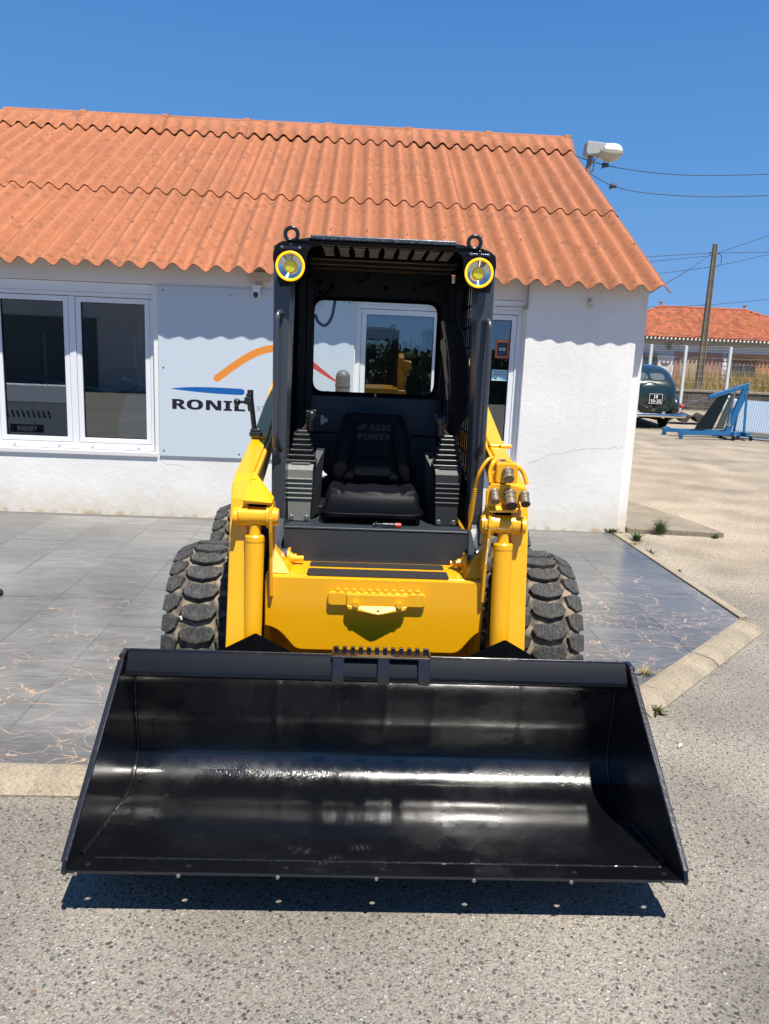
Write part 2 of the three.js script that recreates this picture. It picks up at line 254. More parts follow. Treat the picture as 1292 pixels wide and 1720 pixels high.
// ---------- tiled patio ----------
const PATIO = [[-7, -7.35], [2.47, -7.35], [2.487, -4.66], [0.61, -2.68], [-7, -2.68]];
{
  const inside = (x, z) => x < 2.47 && z > -7.4 && (z < -2.66);
  const N = 2048, W = 7.1, H = 4.8;                     // the map spans x -7.1..2.5, z -7.4..-2.6
  T.patio = canvasTex(N, N, (g) => {
    g.fillStyle = css(.150, .146, .140); g.fillRect(0, 0, N, N);
    const r = mulberry(909), X = (x) => (x + 4.6) / W * N, Z = (z) => (z + 7.4) / H * N;
    const im = g.getImageData(0, 0, N, N), d = im.data;
    for (let j = 0; j < N; j++) for (let i = 0; i < N; i++) {
      const o = (j * N + i) * 4, u = i / N * W, v = j / N * H;
      const tile = TAB[(Math.floor((u - 4.6 + 6.0717) / 0.4693) * 31 + Math.floor((v - 7.4 + 40.23) / 0.497) * 17 + 4096) & 1023];
      const a = fbm(u / 9.6, v / 9.6, 9, 4, 201), b = fbm(u / 9.6, v / 9.6 * 3, 60, 3, 207), c = vn(u * 22, v * 150, 1024, 211);
      const k = (0.76 + 0.34 * a + 0.2 * (b - 0.5) + 0.14 * (c - 0.5)) * (0.94 + 0.12 * tile);
      const dust = sstep(0.45, 0.75, a) * 9;
      d[o] = d[o] * k + dust; d[o + 1] = d[o + 1] * k + dust * 0.95; d[o + 2] = d[o + 2] * k + dust * 0.85;
    }
    g.putImageData(im, 0, 0);
    // fine branching cracks that let pale orange clay show
    const zone = (x, z) => { let s = 0; const e = (cx, cz, rx, rz, w) => { const q = Math.hypot((x - cx) / rx, (z - cz) / rz); s = Math.max(s, w * (1 - sstep(0.55, 1.1, q))); }; e(-1.45, -3.35, 1.25, 1.15, 1); e(-1.6, -4.35, 0.85, 0.5, 0.55); e(2.0, -4.75, 0.75, 1.05, 1); e(1.2, -3.9, 0.6, 0.5, 0.9); e(2.1, -6.1, 0.5, 0.5, 0.25); e(-3, -3.2, 1.2, 0.9, 0.8); return s; };
    { // crazing: the edges of warped cells, kept only where the coat has worn
      const im2 = g.getImageData(0, 0, N, N), d2 = im2.data;
      const pt = (cx, cy, s) => { const h = PRM[(cx + PRM[(cy + s * 57) & 1023]) & 1023]; return [cx + TAB[h], cy + TAB[(h * 7 + 13) & 1023]]; };
      const edge = (x, y, s) => { const ix = Math.floor(x), iy = Math.floor(y); let a = 9, b = 9; for (let q = -1; q < 2; q++) for (let p = -1; p < 2; p++) { const c = pt(ix + p, iy + q, s), e = (c[0] - x) ** 2 + (c[1] - y) ** 2; if (e < a) { b = a; a = e; } else if (e < b) b = e; } return Math.sqrt(b) - Math.sqrt(a); };
      for (let j = 0; j < N; j++) for (let i = 0; i < N; i++) {
        const x = i / N * W - 4.6, z = j / N * H - 7.4, q = zone(x, z); if (q < 0.05) continue;
        const wx = x + 0.09 * (vn(x * 9, z * 9, 1024, 301) - .5) + 0.03 * (vn(x * 34, z * 34, 1024, 303) - .5), wz = z + 0.09 * (vn(x * 9 + 50, z * 9, 1024, 305) - .5) + 0.03 * (vn(x * 34, z * 34 + 70, 1024, 307) - .5);
        const m = vn(x * 3.2 + 20, z * 3.2, 1024, 311) * .55 + vn(x * 9, z * 9 + 30, 1024, 313) * .45, wdt = 0.6 + 0.9 * vn(x * 15, z * 15, 1024, 315);
        let v = 0; for (const [s, cx, cz, w, th] of [[1, 4.2, 7.5, 0.024, .535], [2, 8.5, 14, 0.034, .60], [3, 2.1, 2.02, 0.008, .47]]) { const keep = sstep(th, th + 0.10, m * .6 + q * .4 + (s === 2 ? -.04 : 0)); if (keep <= 0) continue; v = Math.max(v, keep * sstep(w * wdt, w * wdt * .35, edge(wx * cx, wz * cz, s))); }
        if (v > 0) { const o = (j * N + i) * 4, t = v * .74, sh = vn(x * 20, z * 20, 1024, 317); d2[o] = lerp(d2[o], 186 + 26 * sh, t); d2[o + 1] = lerp(d2[o + 1], 148 + 26 * sh, t); d2[o + 2] = lerp(d2[o + 2], 120 + 20 * sh, t); }
      }
      g.putImageData(im2, 0, 0);
    }
    for (let i = 0; i < 34; i++) { const x = -3.4 + r() * 5.8, z = -6.4 + r() * 3.6; if (zone(x, z) < 0.2) continue; g.fillStyle = css(.52, .26, .16, 0.85); g.beginPath(); g.ellipse(X(x), Z(z), 2 + r() * 6, 1 + r() * 2, (r() - 0.5) * 0.8, 0, 6.3); g.fill(); }
    for (const [x, z, s] of [[-2.2, -5.9, 1], [-2.02, -5.78, 0.6], [-2.35, -5.75, 0.7]]) for (let k = 0; k < 40; k++) { g.fillStyle = css(.42, .28, .2, 0.35); g.beginPath(); g.ellipse(X(x + (r() - .5) * 0.4 * s), Z(z + (r() - .5) * 0.12), r() * 5, r() * 3, 0, 0, 6.3); g.fill(); }
    for (const [cx, cz] of [[-1.7, -4.55], [-1.95, -4.35]]) for (let k = 0; k < 60; k++) { g.fillStyle = css(.26, .24, .17, 0.12); g.beginPath(); g.ellipse(X(cx + (r() - .5) * .45), Z(cz + (r() - .5) * .14), r() * 14, r() * 5, 0, 0, 6.3); g.fill(); }
  }, 0);
  M.tile = mat(1, 1, 1, 0.27, { map: T.patio, bumpMap: T.stucco, bumpScale: 0.0012 }); M.tile.bumpMap = null;
  M.grout = mat(.125, .12, .113, 0.95);
  const pat = group('patio'); kind(pat, 'structure'); pat.userData.label = 'slate grey tiled patio with orange cracks in front of the office';
  mesh('tile_bed', prismY(PATIO, -0.05, 0.0235), M.grout, pat);
  // clip square tiles against the patio's outline
  const clip = (poly) => { for (let i = 0; i < PATIO.length; i++) { const a = PATIO[i], b = PATIO[(i + 1) % PATIO.length], inn = (p) => (b[0] - a[0]) * (p[1] - a[1]) - (b[1] - a[1]) * (p[0] - a[0]) >= -1e-6, out = []; for (let k = 0; k < poly.length; k++) { const p = poly[k], q = poly[(k + 1) % poly.length], ip = inn(p), iq = inn(q); if (ip) out.push(p); if (ip !== iq) { const dp = (b[0] - a[0]) * (p[1] - a[1]) - (b[1] - a[1]) * (p[0] - a[0]), dq = (b[0] - a[0]) * (q[1] - a[1]) - (b[1] - a[1]) * (q[0] - a[0]), t = dp / (dp - dq); out.push([p[0] + (q[0] - p[0]) * t, p[1] + (q[1] - p[1]) * t]); } } poly = out; if (!poly.length) return poly; } return poly; };
  const tw = 0.4693, td = 0.497;
  for (let i = -10; i < 9; i++) for (let j = 0; j < 10; j++) {
    const x0 = 1.4355 + (i - 0) * tw - 4 * tw, z0 = -7.207 + (j - 0) * td - 0.497 * 0; const q = 0.0010;
    const poly = clip([[x0 + q, z0 + q], [x0 + tw - q, z0 + q], [x0 + tw - q, z0 + td - q], [x0 + q, z0 + td - q]]);
    if (poly.length < 3 || x0 < -5.2) continue;
    let ar = 0; poly.forEach((p, k) => { const n = poly[(k + 1) % poly.length]; ar += p[0] * n[1] - n[0] * p[1]; }); if (Math.abs(ar) < 0.004) continue;
    const g = prep(prismY(poly, 0.018, 0.03 + rr(-0.0008, 0.0008), 0)); const p = g.attributes.position, uv = g.attributes.uv;
    for (let k = 0; k < p.count; k++) uv.setXY(k, (p.getX(k) + 4.6) / W, 1 - (p.getZ(k) + 7.4) / H);
    const o = new THREE.Mesh(g, M.tile); o.name = numbered('paving_tile'); pat.add(o);
  }
  mesh('edge_strip', prismY([[2.472, -7.3], [2.535, -7.3], [2.56, -4.72], [2.495, -4.70]], -0.05, 0.042, 0.004), M.kerb, pat);
}
{ // kerb stones: a straight run and the diagonal on the right
  const k = group('kerb'); kind(k, 'structure'); k.userData.label = 'rounded concrete kerb stones along the edge of the patio';
  const prof = [[0, -0.06], [0.16, -0.06], [0.16, 0.004], [0.13, 0.030], [0.085, 0.040], [0.03, 0.042], [0, 0.036]];
  const stone = (x, z, len, ang) => { const g = extr(polyShape(prof), len - 0.008, 0.004); g.rotateY(-Math.PI / 2); g.translate(0, 0, 0); const o = mesh('kerb_stone', g, M.kerb, k); o.position.set(x, rr(-0.004, 0.004), z); o.rotation.y = ang + rr(-0.004, 0.004); };
  // geometry: run goes to -x from its origin, profile goes to +z
  for (let i = 0; i < 7; i++) stone(0.58 - i * 1.0, -2.695, 1.0, 0);
  const a = Math.atan2(1.066, 1.009), L = 0.82;
  const P = [2.452, -4.635]; let s = 0;
  for (const l of [0.82, 0.90, 0.90, 0.5]) { stone(P[0] - Math.cos(a) * s, P[1] + Math.sin(a) * s, l, a); s += l; }
}
{ // concrete apron beside the office
  const o = mesh('concrete_apron', prismY([[2.69, -7.40], [3.62, -7.32], [3.50, -8.1], [3.28, -8.95], [3.1, -15], [2.69, -15]], -0.1, 0.052, 0.012), M.apron, scene); kind(o, 'structure'); o.userData.label = 'worn grey concrete apron beside the corner of the office';
}

// ---------- the office ----------
const ZW = -7.34;
const office = group('office_building', scene, 0, 0, ZW);
tag(office, 'low white rendered office with corrugated terracotta roof and two white windows', 'building');
const Z = (g) => (g.translate(0, 0, -ZW), g);
const om = (name, geos, m, parent = office, keep) => mesh(name, (Array.isArray(geos) ? geos : [geos]).map(Z), m, parent, keep);
{
  const s = polyShape([[-4.72, 0.0], [1.51, 0.0], [1.51, 2.375], [-4.72, 2.375]]);
  for (const [a, b] of [[-3.405, -1.905], [-0.055, 1.495]]) { const h = new THREE.Path(); h.moveTo(a, 0.592); h.lineTo(b, 0.592); h.lineTo(b, 2.17); h.lineTo(a, 2.17); h.closePath(); s.holes.push(h); }
  om('wall', [prismZ(s, ZW - 0.26, ZW), span(-4.72, -4.46, 0, 2.46, -15.2, ZW - 0.26), span(2.40, 2.64, 0, 2.46, -15.2, -7.62), span(-4.46, 2.40, 0, 2.46, -15.2, -14.95)], M.wall);
  om('wall_panel', span(1.51, 2.548, 0, 2.352, -7.615, -7.288, 0.008), M.wall);
  om('corner_pilaster', span(2.548, 2.667, 0, 2.40, -7.62, -7.405, 0.004), M.smoothWall);
  om('wall_gable', prismX([[-7.5, 2.46], [-15.1, 2.46], [-11.34, 4.46]], 2.42, 2.62), M.smoothWall); om('wall_gable', prismX([[-7.5, 2.46], [-15.1, 2.46], [-11.34, 4.46]], -4.7, -4.5), M.smoothWall);
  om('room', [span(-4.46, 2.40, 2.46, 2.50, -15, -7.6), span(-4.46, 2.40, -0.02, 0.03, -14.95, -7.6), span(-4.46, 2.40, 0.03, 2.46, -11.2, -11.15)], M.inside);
  // hairline cracks in the render: thin grooves built as slivers
  const cr = (pts, z) => { const out = []; for (let i = 0; i + 1 < pts.length; i++) { const n = 5; let prev = pts[i]; for (let k = 1; k <= n; k++) { const q = [lerp(pts[i][0], pts[i + 1][0], k / n) + rr(-.006, .006), lerp(pts[i][1], pts[i + 1][1], k / n) + rr(-.007, .007)]; out.push(rod(V(prev[0], prev[1], z), V(q[0], q[1], z), 0.0016, 4)); prev = q; } } return out; };
  const grey = mat(.33, .33, .33, 1); om('wall_crack', cr([[1.62, 0.66], [1.80, 0.75], [2.10, 0.815], [2.40, 0.835], [2.44, 0.86], [2.47, 0.835], [2.53, 0.86]], -7.2885), grey); om('wall_crack', cr([[-1.88, 0.575], [-1.80, 0.53], [-1.70, 0.528], [-1.62, 0.5]], -7.3405), grey);
  om('wall_pipe', [rod(V(1.506, 2.10, -7.275), V(1.506, 2.33, -7.275), 0.008), rod(V(1.22, 2.105, -7.33), V(1.50, 2.105, -7.28), 0.005), box(0.035, 0.04, 0.035, 1.495, 2.10, -7.285, 0.006)], mat(.35, .33, .28, .6));
  om('wall_stub', [rod(V(2.075, 2.20, -7.29), V(2.08, 2.165, -7.255), 0.016), box(0.03, 0.05, 0.02, 2.085, 2.15, -7.265, 0.006)], mat(.60, .55, .42, .7));
  if (0) om('drift_sand', [0, 1, 2, 3, 4, 5, 6].map((i) => { const g = new THREE.SphereGeometry(1, 10, 6); g.scale(0.05 + 0.05 * (i % 3), 0.008, 0.02); g.translate([-2.4, -1.9, -0.9, 1.75, 1.95, 2.2, -2.9][i], 0.031, (i > 2 && i < 6 ? -7.275 : -7.325)); return g; }), mat(.46, .33, .22, 1));
}
function officeWindow(x0, x1, mullionA, mullionB, sillZ) {
  const w = group('window', office); const zf = -7.392; const f = [];
  const wm = (n, g, m) => om(n, g, m, w);
  const sy = 2.04;                                          // lower edge of the shutter box
  wm('shutter_box', [span(x0 + .001, x1 - .001, sy + 0.04, 2.166, zf - 0.1, zf + 0.012, 0.004), span(x0 + .001, x1 - .001, sy + 0.002, sy + 0.038, zf - 0.1, zf + 0.006, 0.003)], M.pvc);
  wm('window_frame', [span(x0, x0 + 0.047, 0.64, sy, zf - 0.06, zf, 0.004), span(x1 - 0.047, x1, 0.64, sy, zf - 0.06, zf, 0.004), span(x0 + .047, x1 - .047, 0.64, 0.697, zf - 0.06, zf - .001, 0.004), span(mullionA, mullionB, 0.697, sy, zf - 0.06, zf - .001, 0.004)], M.pvc);
  for (const [a, b] of [[x0 + 0.05, mullionA - 0.004], [mullionB + 0.004, x1 - 0.05]]) {
    const y0 = 0.701, y1 = sy - 0.004, t = 0.046; const s = polyShape([[a, y0], [b, y0], [b, y1], [a, y1]]); const h = new THREE.Path(); h.moveTo(a + t, y0 + t); h.lineTo(b - t, y0 + t); h.lineTo(b - t, y1 - t); h.lineTo(a + t, y1 - t); h.closePath(); s.holes.push(h);
    wm('sash', prismZ(s, zf - 0.055, zf - 0.006, 0.004), M.pvc);
    wm('window_gasket', [[a + t, b - t, y0 + t, y0 + t + .005], [a + t, b - t, y1 - t - .005, y1 - t], [a + t, a + t + .005, y0 + t + .005, y1 - t - .005], [b - t - .005, b - t, y0 + t + .005, y1 - t - .005]].map(([p, q, r, u]) => span(p, q, r, u, zf - 0.045, zf - 0.020)), M.cabDark);
    wm('pane', span(a + t + .001, b - t - .001, y0 + t + .001, y1 - t - .001, zf - 0.034, zf - 0.0338), M.pane);
    for (const c of [a + 0.12, b - 0.12]) wm('drain_cap', box(0.034, 0.014, 0.008, c, 0.668, zf + 0.002, 0.003), mat(.50, .49, .47, .5));
  }
  wm('sill', span(x0 - 0.02, x1 + 0.022, 0.593, 0.636, zf - 0.02, sillZ, 0.006), M.marble);
}
officeWindow(-3.405, -1.905, -2.690, -2.632, -7.322);
officeWindow(-0.055, 1.495, 0.720, 0.785, -7.268);

// corrugated roof sheets, ridge caps
const RA = 28.5 * D2R, RX0 = -4.872, RX1 = 2.764, RIDGE_Z = -11.343, EAVE_Z = -7.105, EAVE_Y = 2.305, WAVE = 0.18853, AMP = 0.0325;
{
  const roof = group('roof', office);
  const wave = (x) => AMP * Math.cos((x - RX1) / WAVE * Math.PI * 2 + Math.PI);
  // uneven algae and dust streaks plus painted valley shade, thicker toward the right-hand end
  const soilAndShade = (o) => { const p = o.geometry.attributes.position, c = new Float32Array(p.count * 3); for (let i = 0; i < p.count; i++) { const x = p.getX(i), z = p.getZ(i) + ZW, ph = ((x - RX1) / WAVE + 0.5) % 1, q = ph < 0 ? ph + 1 : ph; const id = Math.floor((x - RX1) / WAVE + 0.5), n = noise3(x * 1.3, 4 + id * 7.3, z * 1.6), n2 = noise3(x * 6, 9, z * 5); const band = Math.exp(-Math.pow((q - 0.52 - 0.10 * (TAB[(id + 400) & 1023] - .5)) / 0.20, 2)); const d = clamp(band * sstep(0.25, 0.62, n * .75 + n2 * .25 + 0.10 * sstep(-3, 2.5, x)) * (0.55 + 0.35 * sstep(-3, 1.5, x))); c[i * 3] = 1 - 0.44 * d; c[i * 3 + 1] = 1 - 0.40 * d; c[i * 3 + 2] = 1 - 0.42 * d; } o.geometry.setAttribute('color', new THREE.BufferAttribute(c, 3)); return o; };
  function at(x, s, h) { const c = Math.cos(RA), n = Math.sin(RA); return [x, EAVE_Y + s * n + h * c, EAVE_Z - s * c + h * n]; }
  function sheet(x0, x1, s0, s1, l0, l1, tw) {
    const nx = Math.round((x1 - x0) / WAVE * 14), ns = 10, out = [];
    const wob = (x, s) => 0.0022 * (noise3(x * 2.2, 3, s * 2.2) - 0.5) * 2;
    const top = (u, v) => { const x = lerp(x0, x1, u), s = lerp(s0, s1, v); return at(x, s + (v === 0 ? 0.004 * Math.sin(x * 5) : 0), wave(x) + lerp(l0, l1, v) + wob(x, s) + tw * (u - 0.5) * 0.004); };
    const bot = (u, v) => { const p = top(u, v); return [p[0], p[1] - 0.0068 * Math.cos(RA), p[2] - 0.0068 * Math.sin(RA)]; };
    const edge = (f) => gridGeo(nx, 1, (u, v) => f(u, v));
    out.push(gridGeo(nx, ns, top), gridGeo(nx, ns, (u, v) => bot(1 - u, v)), gridGeo(nx, 1, (u, v) => v ? top(u, 0) : bot(u, 0)), gridGeo(ns, 1, (u, v) => v ? top(1, u) : bot(1, u)), gridGeo(ns, 1, (u, v) => v ? top(0, 1 - u) : bot(0, 1 - u)));
    return soilAndShade(om('roof_sheet', out, M.roof, roof));
  }
  const n = 9, w = (RX1 - RX0) / n, len = (EAVE_Z - RIDGE_Z) / Math.cos(RA);
  for (let i = 0; i < n; i++) {
    const a = RX0 + i * w - (i ? 0.045 : 0), b = RX0 + (i + 1) * w, d = (i % 2) * 0.0045;
    sheet(a, b, 0, 2.06, d, d, rr(-1, 1)); sheet(a, b, 1.965, len - 0.02, 0.014 + d, 0.008 + d, rr(-1, 1));
  }
  // the rear slope, plain mirror of the front one
  const back = soilAndShade(om('rear_slope', gridGeo(Math.round((RX1 - RX0) / WAVE * 6), 2, (u, v) => { const p = at(lerp(RX0, RX1, u), lerp(-0.1, len - 0.02, v), wave(lerp(RX0, RX1, u))); return [p[0], p[1], 2 * RIDGE_Z - p[2]]; }), M.roof, roof));
  const bolts = [];
  for (const s of [0.95, 3.05]) for (let k = 0; k < 40; k += 2) { const x = RX1 - WAVE * (k + 0.5) ; if (x < RX0 + 0.1) break; const p = at(x + rr(-.01, .01), s + rr(-.06, .06), AMP + 0.012); bolts.push(cyl(0.009, 0.007, 0.014, p[0], p[1], p[2], 'y', 6)); }
  kind(om('roof_bolt', bolts, mat(.30, .16, .11, .7), roof), 'stuff');
  const np = 7, pw = (RX1 - RX0) / np;
  for (let i = 0; i < np; i++) {
    const a = RX0 + i * pw + 0.002, b = a + pw - 0.004, ls = i % 2 * 0.004 + rr(0, 0.004); const out = [];
    for (const side of [1, -1]) {
      const f = (u, v) => { const x = lerp(a, b, side > 0 ? u : 1 - u), s = len - 0.03 - 0.50 * (1 - v); const k = 1 - sstep(0.1, 0.85, v); const p = at(x, s, wave(x) * k + 0.036 + 0.045 * (1 - k) + ls); return [p[0], p[1], side > 0 ? p[2] : 2 * RIDGE_Z - p[2]]; };
      out.push(gridGeo(80, 7, f), gridGeo(80, 1, (u, v) => { const p = f(u, 0); return v ? p : [p[0], p[1] - 0.008, p[2]]; }));
    }
    const top = at(0, len, 0)[1];
    for (const [r, xa, xb] of [[0.058, a, b - 0.055], [0.074, b - 0.075, b + 0.004]]) { const g = new THREE.CylinderGeometry(r, r, xb - xa, 20, 1, false); g.rotateZ(Math.PI / 2); g.translate((xa + xb) / 2, top + 0.040, RIDGE_Z); out.push(g); }
    soilAndShade(om('ridge_cap', out, M.roof, roof));
  }
}
// sign board on the wall
{
  const x0 = -1.861, x1 = -0.066, y0 = 0.612, y1 = 2.162; const W = 1400, H = Math.round(1400 * (y1 - y0) / (x1 - x0));
  T.sign = canvasTex(W, H, (g) => {
    const X = (x) => (x - x0) / (x1 - x0) * W, Y = (y) => (y1 - y) / (y1 - y0) * H;
    g.fillStyle = css(.57, .635, .685); g.fillRect(0, 0, W, H);
    g.lineCap = 'round'; g.strokeStyle = css(.80, .27, .04); g.lineWidth = 0.066 / (x1 - x0) * W;
    g.beginPath(); g.moveTo(X(-1.325), Y(1.352)); g.bezierCurveTo(X(-1.20), Y(1.44), X(-1.0), Y(1.63), X(-0.80), Y(1.642)); g.bezierCurveTo(X(-0.70), Y(1.652), X(-0.65), Y(1.63), X(-0.62), Y(1.61)); g.stroke();
    g.fillStyle = css(.60, .04, .03); g.beginPath(); g.moveTo(X(-0.60), Y(1.66)); g.bezierCurveTo(X(-0.50), Y(1.59), X(-0.36), Y(1.47), X(-0.155), Y(1.325)); g.bezierCurveTo(X(-0.30), Y(1.39), X(-0.46), Y(1.48), X(-0.63), Y(1.60)); g.closePath(); g.fill();
    g.fillStyle = css(.006, .11, .38); g.beginPath(); g.moveTo(X(-1.753), Y(1.239)); g.bezierCurveTo(X(-1.60), Y(1.268), X(-1.40), Y(1.268), X(-1.10), Y(1.262)); g.arc(X(-1.10), Y(1.2335), 0.0285 / (x1 - x0) * W, -Math.PI / 2, Math.PI / 2); g.bezierCurveTo(X(-1.30), Y(1.205), X(-1.55), Y(1.215), X(-1.753), Y(1.239)); g.fill();
    g.fillStyle = css(.012, .010, .020); g.save(); const fh = 0.088 / 0.714 / (y1 - y0) * H; g.font = `bold ${fh}px sans-serif`; g.lineJoin = 'round'; g.textBaseline = 'alphabetic'; const tw = g.measureText('RONIL').width; g.translate(X(-1.757), Y(1.055)); g.scale((X(-1.062) - X(-1.757)) / tw, 1); g.strokeStyle = g.fillStyle; g.lineWidth = fh * .035; g.strokeText('RONIL', 0, 0); g.fillText('RONIL', 0, 0); g.restore();
    g.fillStyle = css(.25, .27, .30); g.font = `${0.075 / (y1 - y0) * H}px sans-serif`; g.fillText('RT', X(-0.962), Y(1.055)); g.fillText('T', X(-0.835), Y(1.055));
  }, 0);
  const s = group('sign_board', scene, (x0 + x1) / 2, y0, ZW + 0.003);
  tag(s, 'pale blue RONIL sign board with orange arc and blue stroke on office wall', 'sign');
  const g = new THREE.BoxGeometry(x1 - x0, y1 - y0, 0.012); g.translate(0, (y1 - y0) / 2, 0.006); mesh('sign_panel', g, mat(.57, .635, .685, 0.38), s);
  const f = new THREE.PlaneGeometry(x1 - x0, y1 - y0); f.translate(0, (y1 - y0) / 2, 0.0128); mesh('sign_print', f, mat(1, 1, 1, 0.36, { map: T.sign }), s, true);
  for (const [x, y] of [[-1.815, 2.12], [-1.205, 2.10], [-1.818, 1.43], [-1.822, 0.66], [-1.12, 0.65], [-0.12, 0.66], [-0.12, 2.08], [-0.30, 1.27]]) mesh('screw', cyl(0.007, 0.006, 0.004, x - (x0 + x1) / 2, y - y0, 0.0145, 'z', 10), M.cabDark, s);
}
{ // security camera and its box under the eaves
  const c = group('security_camera', scene, -0.965, 2.27, ZW);
  tag(c, 'white dome security camera on beige junction box under the eaves', 'camera');
  mesh('junction_box', box(0.15, 0.085, 0.06, 0.035, 0.0, 0.032, 0.004), mat(.58, .52, .42, 0.6), c);
  mesh('bracket', [box(0.05, 0.03, 0.05, 0.03, -0.058, 0.04, 0.006)], mat(.62, .42, .20, .6), c);
  mesh('camera_body', [cyl(0.036, 0.036, 0.07, 0.0, -0.115, 0.07, 'y', 24), new THREE.SphereGeometry(0.038, 24, 16).translate(0, -0.155, 0.07), box(0.05, 0.03, 0.06, 0.02, -0.085, 0.05, 0.008)], M.white, c);
  mesh('lens', [new THREE.SphereGeometry(0.030, 20, 16).scale(0.86, 1.05, 0.75).translate(0.0, -0.160, 0.090)], M.gloss, c);
}
// stickers on the right-hand window
{
  const st = (n, label, x0, x1, y0, y1, draw) => { const t = canvasTex(256, Math.round(256 * (y1 - y0) / (x1 - x0)), draw, 0); const o = mesh(n, new THREE.PlaneGeometry(x1 - x0, y1 - y0), mat(1, 1, 1, 0.4, { map: t }), scene, true); o.position.set((x0 + x1) / 2, (y0 + y1) / 2, -7.392 - 0.0325); tag(o, label, 'sticker'); };
  st('window_sticker', 'orange framed black MB sticker on the right-hand window pane', 1.262, 1.396, 1.64, 1.812, (g, w, h) => { g.fillStyle = css(.48, .13, .05); g.fillRect(0, 0, w, h); g.fillStyle = css(.012, .016, .028); g.fillRect(w * .15, h * .17, w * .70, h * .70); g.fillStyle = '#e8b090'; g.textAlign = 'center'; g.font = `bold ${h * .10}px sans-serif`; g.fillText('PARCEIRO', w / 2, h * .125); g.fillStyle = '#cdd6e0'; g.font = `bold ${h * .24}px sans-serif`; g.fillText('MB', w / 2, h * .60); g.fillStyle = '#3c6a90'; g.fillRect(w * .25, h * .3, w * .5, h * .03); g.fillRect(w * .22, h * .68, w * .56, h * .025); g.fillRect(w * .26, h * .75, w * .48, h * .025); });
  st('window_sticker', 'pale blue SEGURANÇA notice on the right-hand window pane', 1.243, 1.402, 1.43, 1.532, (g, w, h) => { g.fillStyle = css(.42, .66, .74); g.fillRect(0, 0, w, h); g.fillStyle = '#1d5a86'; g.textAlign = 'center'; g.font = `bold ${h * .19}px sans-serif`; g.fillText('SEGURANÇA', w / 2, h * .26); g.fillStyle = '#222a33'; g.fillRect(w * .1, h * .40, w * .8, h * .05); g.strokeStyle = '#16242f'; g.lineWidth = 4; g.beginPath(); g.moveTo(w * .16, h * .56); g.lineTo(w * .34, h * .56); g.lineTo(w * .33, h * .78); g.lineTo(w * .25, h * .9); g.lineTo(w * .17, h * .78); g.closePath(); g.stroke(); g.fillStyle = '#16242f'; g.beginPath(); g.moveTo(w * .17, h * .74); g.lineTo(w * .33, h * .74); g.lineTo(w * .25, h * .9); g.fill(); g.fillStyle = 'rgba(40,90,120,.5)'; for (let k = 0; k < 4; k++) g.fillRect(w * .45, h * (.55 + k * .1), w * .42, h * .03); });
}
